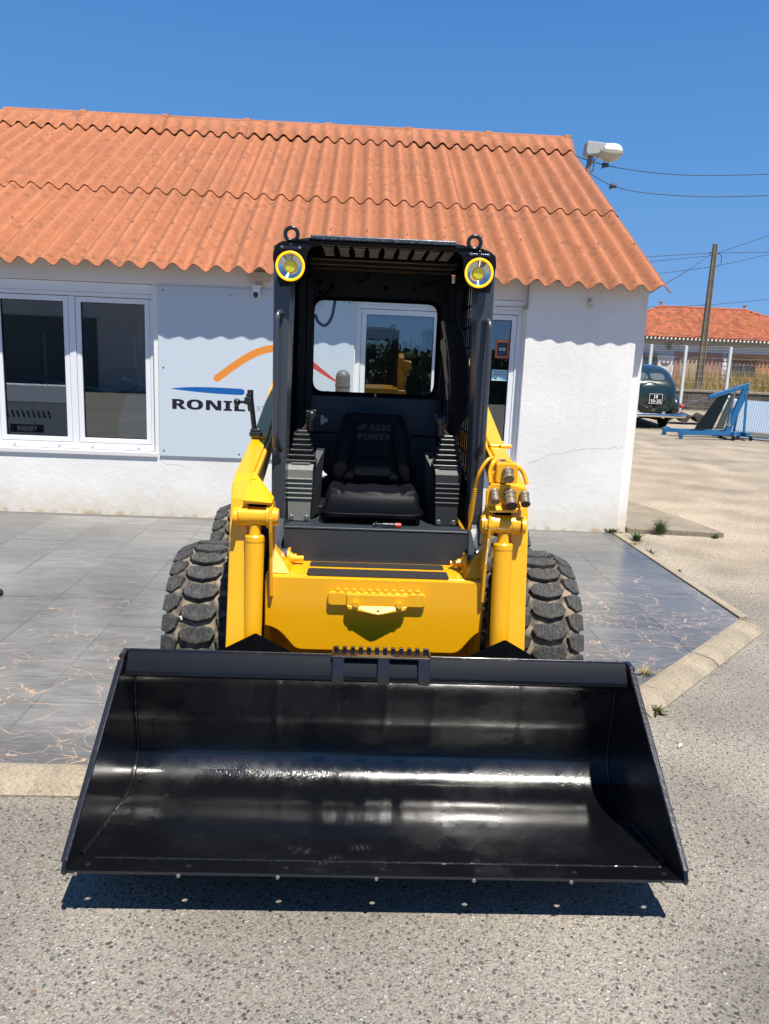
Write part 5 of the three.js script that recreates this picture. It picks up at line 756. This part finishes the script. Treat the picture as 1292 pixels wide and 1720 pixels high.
// ---------- low wall, fence, pole, house ----------
{
  const w = group('retaining_wall', scene, 9.2, 0, -25.1); tag(w, 'low weathered concrete wall under the wire fence', 'wall');
  for (let i = 0; i < 16; i++) { const x = i * .62 - 2; mesh('wall_panel', box(.612, .62, .12, x, .43 + .28, rr(-.01, .01) + 0, .008), i % 3 ? mat(.16, .165, .17, .95, { map: T.concrete }) : mat(.21, .205, .20, .95, { map: T.concrete }), w); }
  mesh('coping', box(12, .07, .24, 3.2, 1.05, -.02, .01), M.kerb, w);
  const f = group('wire_fence', scene, 9.2, .42, -24.6); tag(f, 'wire mesh fence on white concrete posts behind the yard', 'fence');
  const px = [[7.9, -25.0], [9.16, -24.75], [10.17, -24.5], [11.45, -24.2], [12.9, -23.8], [14.6, -23.4]];
  for (const [x, z] of px) mesh('post', [box(.085, 2.05, .085, x - 9.2, 1.0, z + 24.6, .01)], mat(.62, .63, .62, .7), f);
  const wires = []; for (let i = 0; i + 1 < px.length; i++) { const [xa, za] = px[i], [xb, zb] = px[i + 1]; const n = Math.round((xb - xa) / .075); for (let k = 1; k < n; k++) { const t = k / n, x = lerp(xa, xb, t) - 9.2, z = lerp(za, zb, t) + 24.6; wires.push(rod(V(x, .15, z), V(x, 1.85, z), .0028, 4)); } for (let k = 0; k < 10; k++) { const y = .15 + k * .19; wires.push(rod(V(xa - 9.2, y, za + 24.6), V(xb - 9.2, y, zb + 24.6), .003, 4)); } for (const y of [1.93, 2.0]) wires.push(rod(V(xa - 9.2, y - .02, za + 24.6), V(xb - 9.2, y + .03, zb + 24.6), .004, 4)); }
  kind(mesh('mesh_wire', wires, mat(.28, .28, .28, .5, { metalness: .4 }), f), 'stuff');

  const p = group('utility_pole', scene, 13.10, .80, -30); tag(p, 'tall grey concrete utility pole leaning slightly in front of the far house', 'pole');
  const sec = (y) => lerp(.12, .055, y / 5.6); const flange = (s) => hull([[-sec(0) , 0, s * .13], [sec(0), 0, s * .13], [-sec(0), 0, s * .075], [sec(0), 0, s * .075], [-sec(5.6) + .02, 5.6, s * .08], [sec(5.6) + .02, 5.6, s * .08], [-sec(5.6) + .02, 5.6, s * .05], [sec(5.6) + .02, 5.6, s * .05]]);
  const wx = (s) => hull([[s * .12, 0, -.11], [s * .12, 0, .11], [s * .075, 0, -.11], [s * .075, 0, .11], [s * .068 + .02, 5.6, -.07], [s * .068 + .02, 5.6, .07], [s * .04 + .02, 5.6, -.07], [s * .04 + .02, 5.6, .07]]);
  mesh('pole_shaft', [wx(-1), wx(1), hull([[-.11, 0, -.03], [.11, 0, -.03], [-.11, 0, .03], [.11, 0, .03], [-.05, 5.6, -.03], [.08, 5.6, -.03], [-.05, 5.6, .03], [.08, 5.6, .03]])], M.concrete, p);
  mesh('pole_web', hull([[-.09, 0, -.07], [.09, 0, -.07], [-.09, 0, .07], [.09, 0, .07], [-.04, 5.58, -.05], [.07, 5.58, -.05], [-.04, 5.58, .05], [.07, 5.58, .05]]), mat(.26, .245, .22, .9, { map: T.concrete }), p);
  mesh('wire_clamp', [cyl(.03, .03, .12, -.10, 5.28, 0, 'x'), cyl(.03, .03, .12, .14, 5.28, 0, 'x'), tube([V(.16, 5.28, .05), V(.28, 5.15, .05), V(.28, 4.9, .05), V(.12, 4.75, .05)], .012, 24, 6)], M.wire, p);
  const wire = (label, pts, r) => { const c = pts[0]; const o = mesh('overhead_wire', tube(pts.map((q) => V(q[0] - c[0], q[1] - c[1], q[2] - c[2])), r, 60, 5), M.wire, scene); o.position.set(...c); tag(o, label, 'wire', 'overhead wires'); };
  const A = [13.05, 6.08, -30], B = [13.25, 6.08, -30];
  wire('upper thin wire running left from the pole top behind the office roof', [A, [9, 5.75, -31], [4, 5.3, -33]], .011);
  wire('lower thin wire running left from the pole top behind the office roof', [[13.05, 5.98, -30], [9, 5.52, -31], [4, 5.1, -33]], .011);
  wire('taut wire running steeply down left from pole top to office corner', [A, [7.83, 4.08, -19], [2.62, 2.18, -8.0]], .009);
  wire('level wire running right from the utility pole top', [B, [15, 6.06, -29], [20, 6.1, -27]], .011);
  wire('wire running up to the right from the utility pole top', [B, [15, 6.75, -29.5], [18, 7.75, -29]], .011);
  wire('lower wire crossing the pole and rising to the right', [[7, 4.85, -31], [13.1, 5.60, -30.2], [18, 6.95, -29]], .010);
  wire('single wire crossing the sky below the pole top', [[6, 4.05, -31], [12, 4.1, -30.3], [18, 4.85, -29.5]], .010);
  wire('lowest sagging wire crossing just above the far house roof', [[8, 3.52, -31], [13, 3.02, -30.3], [19, 3.15, -29.5]], .010);
}
{
  const S = 'far_house'; const h = group(S, scene, 18, .9, -42); tag(h, 'long low house with orange tiled hip roof beyond the fence', 'house');
  const q = (n, gs, m, p = h) => mesh(n, gs, m, p);
  q('wall', [span(-5.5, 8.1, -.6, 2.55, -8, -.35)], mat(.50, .53, .58, .9));  // blue-grey puts the shade of the eave into the upper wall colour
  q('facade', [span(-5.5, -1.02, -.4, 1.62, -.349, -.30)], mat(.72, .71, .68, .9)); q('facade', [span(-1.0, 1.62, -.4, 1.84, -.349, -.28)], mat(.40, .20, .17, .9)); q('facade', [span(1.86, 8.05, -.4, 1.86, -.349, -.29)], mat(.50, .25, .12, .9));
  q('door_panel', span(-.70, .55, -.3, 1.55, -.279, -.26, .01), mat(.45, .33, .22, .8));
  for (let i = 0; i < 6; i++) q('quoin', box(.24, .20, .1, 1.74, .32 + i * .245, -.27, .01), M.white);
  const win = (x0, x1, y0, y1, fr, lbl) => { const w = group('window', h); q('frame', [span(x0 - .06, x1 + .06, y1, y1 + .07, -.29, -.2), span(x0 - .06, x1 + .06, y0 - .07, y0, -.29, -.18), span(x0 - .06, x0, y0, y1, -.29, -.2), span(x1, x1 + .06, y0, y1, -.29, -.2), span((x0 + x1) / 2 - .03, (x0 + x1) / 2 + .03, y0, y1, -.285, -.22)], fr, w); q('pane', span(x0, x1, y0, y1, -.30, -.27), mat(.03, .04, .05, .08, { clearcoat: 1 }), w); q('shutter', span(x0, x1, lerp(y0, y1, .72), y1, -.268, -.25), mat(.20, .13, .09, .8), w); };
  win(2.15, 3.40, .62, 1.52, mat(.18, .10, .07, .7)); win(-2.75, -2.0, 1.08, 1.60, mat(.24, .17, .14, .7)); win(-5.0, -4.2, 1.0, 1.6, mat(.24, .17, .14, .7));
  q('eave_band', [span(-5.8, 8.4, 2.34, 2.46, -.35, .02, .01)], mat(.40, .38, .33, .8));
  q('wall_lamp', [box(.18, .26, .14, -1.4, 2.08, -.24, .01), tube([V(-1.5, 2.2, -.2), V(-1.3, 2.33, -.1), V(-.9, 2.33, -.1), V(-.7, 2.26, -.2)], .015, 20, 5), box(.36, .10, .03, -1.5, 1.18, -.28, .005)], mat(.16, .15, .15, .7));
  // hip roof: overlapping barrel tiles course by course
  const plainRoof = 0; const tile = mat(.80, .66, .62, .85, { map: T.roof, vertexColors: true }); tile.side = THREE.DoubleSide; const tileP = mat(.70, .56, .52, .85, { map: T.roof, side: THREE.DoubleSide });
  const x0 = -6.0, x1 = 8.6, yE = 2.50, zE = .12, yR = 4.42, zR = -4.0; const hipL = -.7, hipR = 4.25;
  const front = gridGeo(520, 96, (u, v) => { const cs = 16, c = v * cs, k = Math.floor(Math.min(c, cs - .001)), f = c - k; const t = v; const xl = lerp(x0, hipL, t), xr = lerp(x1, hipR, t), x = lerp(xl, xr, u); const lift = .085 * (1 - f) + .045 * Math.abs(Math.cos(x / .22 * Math.PI)) + .02 * (noise3(Math.floor(x / .22) * 3.1, k * 2.7, 1) - .5); return [x, lerp(yE, yR, t) + lift * .9, lerp(zE, zR, t) + lift * .4]; });
  const rear = gridGeo(2, 2, (u, v) => [lerp(lerp(x1, hipR, v), lerp(x0, hipL, v), u), lerp(yE, yR, v), lerp(-8.2, zR, v)]);
  const hl = hull([[x0, yE, zE], [x0, yE, -8.2], [hipL, yR - .02, zR], [x0 + .1, yE - .05, zE - .1]]), hr = hull([[x1, yE, zE], [x1, yE, -8.2], [hipR, yR - .02, zR], [x1 - .1, yE - .05, zE - .1]]);
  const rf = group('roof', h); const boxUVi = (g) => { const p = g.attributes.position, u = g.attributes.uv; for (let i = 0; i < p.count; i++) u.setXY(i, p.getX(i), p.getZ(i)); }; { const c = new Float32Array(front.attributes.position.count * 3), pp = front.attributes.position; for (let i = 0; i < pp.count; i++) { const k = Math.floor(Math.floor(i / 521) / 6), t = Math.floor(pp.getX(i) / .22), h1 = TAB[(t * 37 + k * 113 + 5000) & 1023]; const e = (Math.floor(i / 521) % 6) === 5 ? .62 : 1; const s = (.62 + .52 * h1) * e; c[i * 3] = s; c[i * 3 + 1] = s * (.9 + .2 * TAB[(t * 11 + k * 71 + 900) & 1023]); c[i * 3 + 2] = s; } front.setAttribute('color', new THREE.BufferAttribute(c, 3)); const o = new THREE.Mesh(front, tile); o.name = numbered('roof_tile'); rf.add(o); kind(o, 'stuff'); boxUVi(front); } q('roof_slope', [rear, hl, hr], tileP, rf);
  kind(q('eave_tile', Array.from({ length: 66 }, (_, i) => cyl(.062, .062, .10, x0 + .11 + i * .22, yE + .015, zE + .02, 'z', 8)), mat(.74, .68, .60, .8), rf), 'stuff');
  const rp = []; for (let i = 0; i < 12; i++) rp.push(cyl(.09, .10, .42, lerp(hipL + .1, hipR - .1, i / 11), yR + .05, zR, 'x', 10)); for (const [ax, s] of [[x0, hipL], [x1, hipR]]) for (let i = 0; i < 12; i++) { const a = V(lerp(ax, s, i / 12), lerp(yE, yR, i / 12) + .08, lerp(zE, zR, i / 12)), b = V(lerp(ax, s, (i + 1.1) / 12), lerp(yE, yR, (i + 1.1) / 12) + .06, lerp(zE, zR, (i + 1.1) / 12)); rp.push(rod(a, b, .085, 8, .075)); } kind(q('ridge_tile', rp, tileP, rf), 'stuff');
  for (const x of [hipL, hipR]) q('finial', [cyl(.05, .03, .20, x, yR + .22, zR), new THREE.SphereGeometry(.07, 10, 8).translate(x, yR + .32, zR), box(.24, .06, .03, x + .04, yR + .30, zR, .01)], M.concrete, rf);
}
{ // dry grass on the bank, as instanced blades
  const blade = new THREE.BufferGeometry(); blade.setAttribute('position', new THREE.Float32BufferAttribute([-.008, 0, 0, .008, 0, 0, .012, .5, .04, -.008, 0, 0, .012, .5, .04, .004, .5, .04, .004, .5, .04, .012, .5, .04, .05, 1, .14], 3)); blade.computeVertexNormals();
  const n = 9000, im = new THREE.InstancedMesh(blade, mat(.36, .265, .105, .9, { side: THREE.DoubleSide }), n); im.name = numbered('dry_grass'); kind(im, 'stuff'); im.userData.label = 'tall straw coloured dry grass on the bank before the far house';
  const m4 = new THREE.Matrix4(), qn = new THREE.Quaternion(), c = new THREE.Color();
  for (let i = 0; i < n; i++) { let x, z, hgt; do { x = rr(11.5, 23); z = -rr(26.5, 40.5); } while (rnd() > sstep(11.8, 15.5, x - (z + 30) * -.28 * -1 * .4 + 0 * z) * .95 + .05); hgt = rr(.45, 1.0) * (noise3(x * .8, 2, z * .8) * 1.6) * (.7 + .5 * sstep(13.2, 15, x)) + (rnd() < .14 ? .45 : 0); qn.setFromEuler(new THREE.Euler(rr(-.25, .25), rr(0, 6.28), rr(-.25, .25))); m4.compose(V(x, groundY(x, z), z), qn, V(1.4, Math.max(.25, hgt), 1.4)); im.setMatrixAt(i, m4); const k = rr(.6, 1.3); c.setRGB(k, k * rr(.86, 1.05), k * rr(.6, 1)); im.setColorAt(i, c); }
  scene.add(im);
}
{ // street lamp behind the office and the two supply wires
  const l = group('street_lamp', scene, 3.22, 0, -12); tag(l, 'old white street lamp head on a bent pole behind the office roof', 'street lamp');
  mesh('pole', [cyl(.05, .045, 4.45, 0, 2.225, 0, 'y', 16), rod(V(0, 4.40, 0), V(.03, 4.66, .01), .034, 14)], mat(.20, .18, .16, .7), l);
  mesh('lamp_housing', prismZ([[-.065, 4.665], [-.055, 4.80], [-.03, 4.815], [.20, 4.80], [.22, 4.795], [.23, 4.69], [.20, 4.655], [-.04, 4.625]], -.10, .10, .012), mat(.42, .42, .40, .8, { bumpMap: T.roofBump, bumpScale: .002 }), l);
  mesh('lamp_hood', gridGeo(28, 14, (u, v) => { const a = Math.PI * u, t = v; const x = lerp(.20, .50, t), w = .115 * Math.sqrt(Math.max(0, 1 - Math.pow(t, 3.2))) + .004, top = 4.715 + (lerp(.095, .115, Math.sin(t * Math.PI * .6))) * Math.sqrt(Math.max(0, 1 - Math.pow(t, 4))); return [x, 4.705 + Math.sin(a) * (top - 4.705), Math.cos(a) * w]; }), mat(.72, .72, .70, .3, { side: THREE.DoubleSide, clearcoat: .6 }), l);
  mesh('lamp_bowl', gridGeo(28, 14, (u, v) => { const a = Math.PI * u, t = v; const x = lerp(.13, .505, t), w = .115 * Math.sqrt(Math.max(0, 1 - Math.pow(t, 4))) + .002, d = .135 * Math.pow(Math.max(0, Math.sin(Math.min(1, t * .93 + .06) * Math.PI)), .62); return [x, 4.70 - Math.sin(a) * d, -Math.cos(a) * w]; }), mat(.52, .47, .32, .35, { side: THREE.DoubleSide, clearcoat: .5 }), l);
  mesh('stay', [rod(V(.02, 4.48, .03), V(.16, 4.66, .03), .010, 8), tube([V(.02, 4.45, 0), V(.07, 4.42, 0), V(.09, 4.50, 0), V(.07, 4.62, 0)], .010, 20, 6)], mat(.40, .38, .34, .6), l);
  const sup = (label, pts, k) => { const c = pts[0]; const g = group('supply_wire', scene, ...c); tag(g, label, 'wire'); mesh('cable', tube(pts.map((q) => V(q[0] - c[0], q[1] - c[1], q[2] - c[2])), .0062, 60, 6), M.wire, g); const d = pts[1]; mesh('insulator', [cyl(.03, .03, .09, d[0] - c[0], d[1] - c[1], d[2] - c[2], 'x', 12), cyl(.04, .04, .025, d[0] - c[0] - .02, d[1] - c[1], d[2] - c[2], 'x', 12), rod(V(d[0] - c[0] - .05, d[1] - c[1] - .05, 0), V(d[0] - c[0] - .03, d[1] - c[1] + .03, 0), .008, 6)], M.wire, g); };
  sup('upper black supply wire with insulator right of the lamp', [[2.9, 4.66, -12], [3.48, 4.52, -12], [4.6, 4.44, -12], [6.6, 4.56, -12]]);
  sup('lower black supply wire with insulator right of the roof edge', [[3.05, 4.52, -12], [3.62, 4.24, -12], [4.7, 4.15, -12], [6.6, 4.26, -12]]);
}
// ---------- weeds, litter, things at the left edge ----------
{
  const leaf = (n, h, sp, gr) => { const out = []; for (let i = 0; i < n; i++) { const a = rr(0, 6.28), t = rr(.2, 1), L = h * rr(.55, 1.1), w = gr ? .004 : .010; const dx = Math.cos(a) * sp * t, dz = Math.sin(a) * sp * t; out.push(gridGeo(1, 4, (u, v) => { const b = v * v; return [dx * .35 + Math.cos(a) * sp * b * t + (u - .5) * w * (1 - v * .9) * -Math.sin(a) * 2, L * v * (1 - .25 * v * t), dz * .35 + Math.sin(a) * sp * b * t + (u - .5) * w * (1 - v * .9) * Math.cos(a) * 2]; })); } return out; };
  const wm = (r, g, b) => mat(r, g, b, .7, { side: THREE.DoubleSide, transmission: .25, thickness: 0 });
  const weed = (label, x, y, z, n, h, sp, gr, m) => { const o = mesh('weed', leaf(n, h, sp, gr), m, scene); o.position.set(x, y, z); tag(o, label, 'weed'); };
  weed('tall green grass tuft growing on the concrete apron edge', 3.0, .02, -7.36, 130, .17, .12, true, wm(.055, .105, .025));
  weed('low green weed between the apron and the patio edge strip', 2.66, .0, -7.06, 60, .09, .11, false, wm(.06, .10, .03));
  weed('small green weed at the foot of the office corner', 2.50, .03, -7.26, 60, .05, .10, false, wm(.10, .13, .05));
  weed('little weed against the middle of patio edge strip', 2.58, .0, -6.5, 36, .06, .07, false, wm(.10, .11, .04));
  weed('tiny weed beside the front end of patio edge strip', 2.585, .0, -5.88, 14, .05, .035, false, wm(.10, .14, .03));
  weed('small weed at the far end of the apron', 3.52, .0, -7.28, 30, .06, .06, false, wm(.08, .12, .04));
  weed('dry tuft between the kerb and the patio tiles', 1.52, .035, -3.72, 50, .035, .07, true, wm(.35, .28, .10));
  weed('dry weed at the foot of the kerb near the bucket', 1.44, .0, -3.34, 50, .04, .05, false, wm(.22, .22, .08));
  weed('dry moss clump on the patio edge strip', 2.52, .03, -6.72, 50, .04, .07, true, wm(.30, .24, .10));
  const lf = mesh('fallen_leaf', gridGeo(2, 6, (u, v) => [v * .055, .004 + .006 * Math.sin(v * 3), (u - .5) * .014 * Math.sin(v * Math.PI)]), mat(.62, .55, .42, .8, { side: THREE.DoubleSide }), scene); lf.position.set(1.40, .002, -2.99); lf.rotation.y = .9; tag(lf, 'single pale dry leaf on the ground right of the bucket', 'leaf');
  const cg = mesh('cigarette_end', cyl(.004, .004, .03, 0, .004, 0, 'x', 8), M.white, scene); cg.position.set(-.68, .03, -6.72); tag(cg, 'small white scrap on the patio tiles near the wall', 'litter');
  const ring = mesh('dark_ring', new THREE.TorusGeometry(.085, .012, 10, 40).rotateX(Math.PI / 2).scale(1.1, 1, 1), M.cabDark, scene); ring.position.set(-2.30, .041, -4.73); tag(ring, 'flat dark ring lying on the patio at left edge', 'ring');  // dark torus laid flat on the tiles
  const st = group('handle_stand', scene, -3.12, .03, -6.35); tag(st, 'black rubber ended handle poking in at the left edge', 'handle'); mesh('handle', [rod(V(-.5, .05, 0), V(.03, .05, 0), .030, 14), new THREE.SphereGeometry(.036, 16, 12).translate(.035, .05, 0), rod(V(-.45, 0, .2), V(-.45, .06, -.2), .02, 10)], M.gloss, st);
}
// ---------- across the road behind the photographer: what the panes mirror ----------
{
  const h = group('warehouse', scene, -12.5, 0, 17); tag(h, 'pale gabled warehouse across the road, mirrored in the office windows', 'building');
  mesh('wall', [prismZ([[-6, 0], [6, 0], [6, 3.4], [0, 5.2], [-6, 3.4]], 0, 9)], mat(.62, .58, .54, .9), h); mesh('door', span(-2, 2, 0, 2.8, -.06, 0), mat(.10, .11, .12, .6), h); mesh('roof', [hull([[-6.3, 3.4, -.3], [0, 5.35, -.3], [-6.3, 3.3, -.3], [-6.3, 3.4, 9], [0, 5.35, 9], [0, 5.25, 9]]), hull([[6.3, 3.4, -.3], [0, 5.35, -.3], [6.3, 3.3, -.3], [6.3, 3.4, 9], [0, 5.35, 9], [0, 5.25, 9]])], mat(.25, .24, .23, .8), h);
  const leaf = new THREE.PlaneGeometry(.32, .32), n = 5200, im = new THREE.InstancedMesh(leaf, mat(.05, .075, .025, .8, { side: THREE.DoubleSide }), n); im.name = numbered('hedge'); kind(im, 'stuff'); im.userData.label = 'dark green hedge across the road, mirrored in the office windows';
  const m4 = new THREE.Matrix4(), qn = new THREE.Quaternion(); for (let i = 0; i < n; i++) { const x = rr(0, 24), top = 1.3 + 1.1 * noise3(x * .5, 3, 2) + .6 * noise3(x * 1.7, 1, 5); const y = rr(0, top); qn.setFromEuler(new THREE.Euler(rr(0, 3), rr(0, 6), rr(0, 3))); m4.compose(V(x, y, 19 + rr(-.7, .7)), qn, V(1, 1, 1).multiplyScalar(rr(.6, 1.3))); im.setMatrixAt(i, m4); } scene.add(im);
}

// ---------- shadows, draw ----------
scene.traverse((o) => { if (o.isMesh) { o.castShadow = true; o.receiveShadow = true; } });
renderer.render(scene, camera);
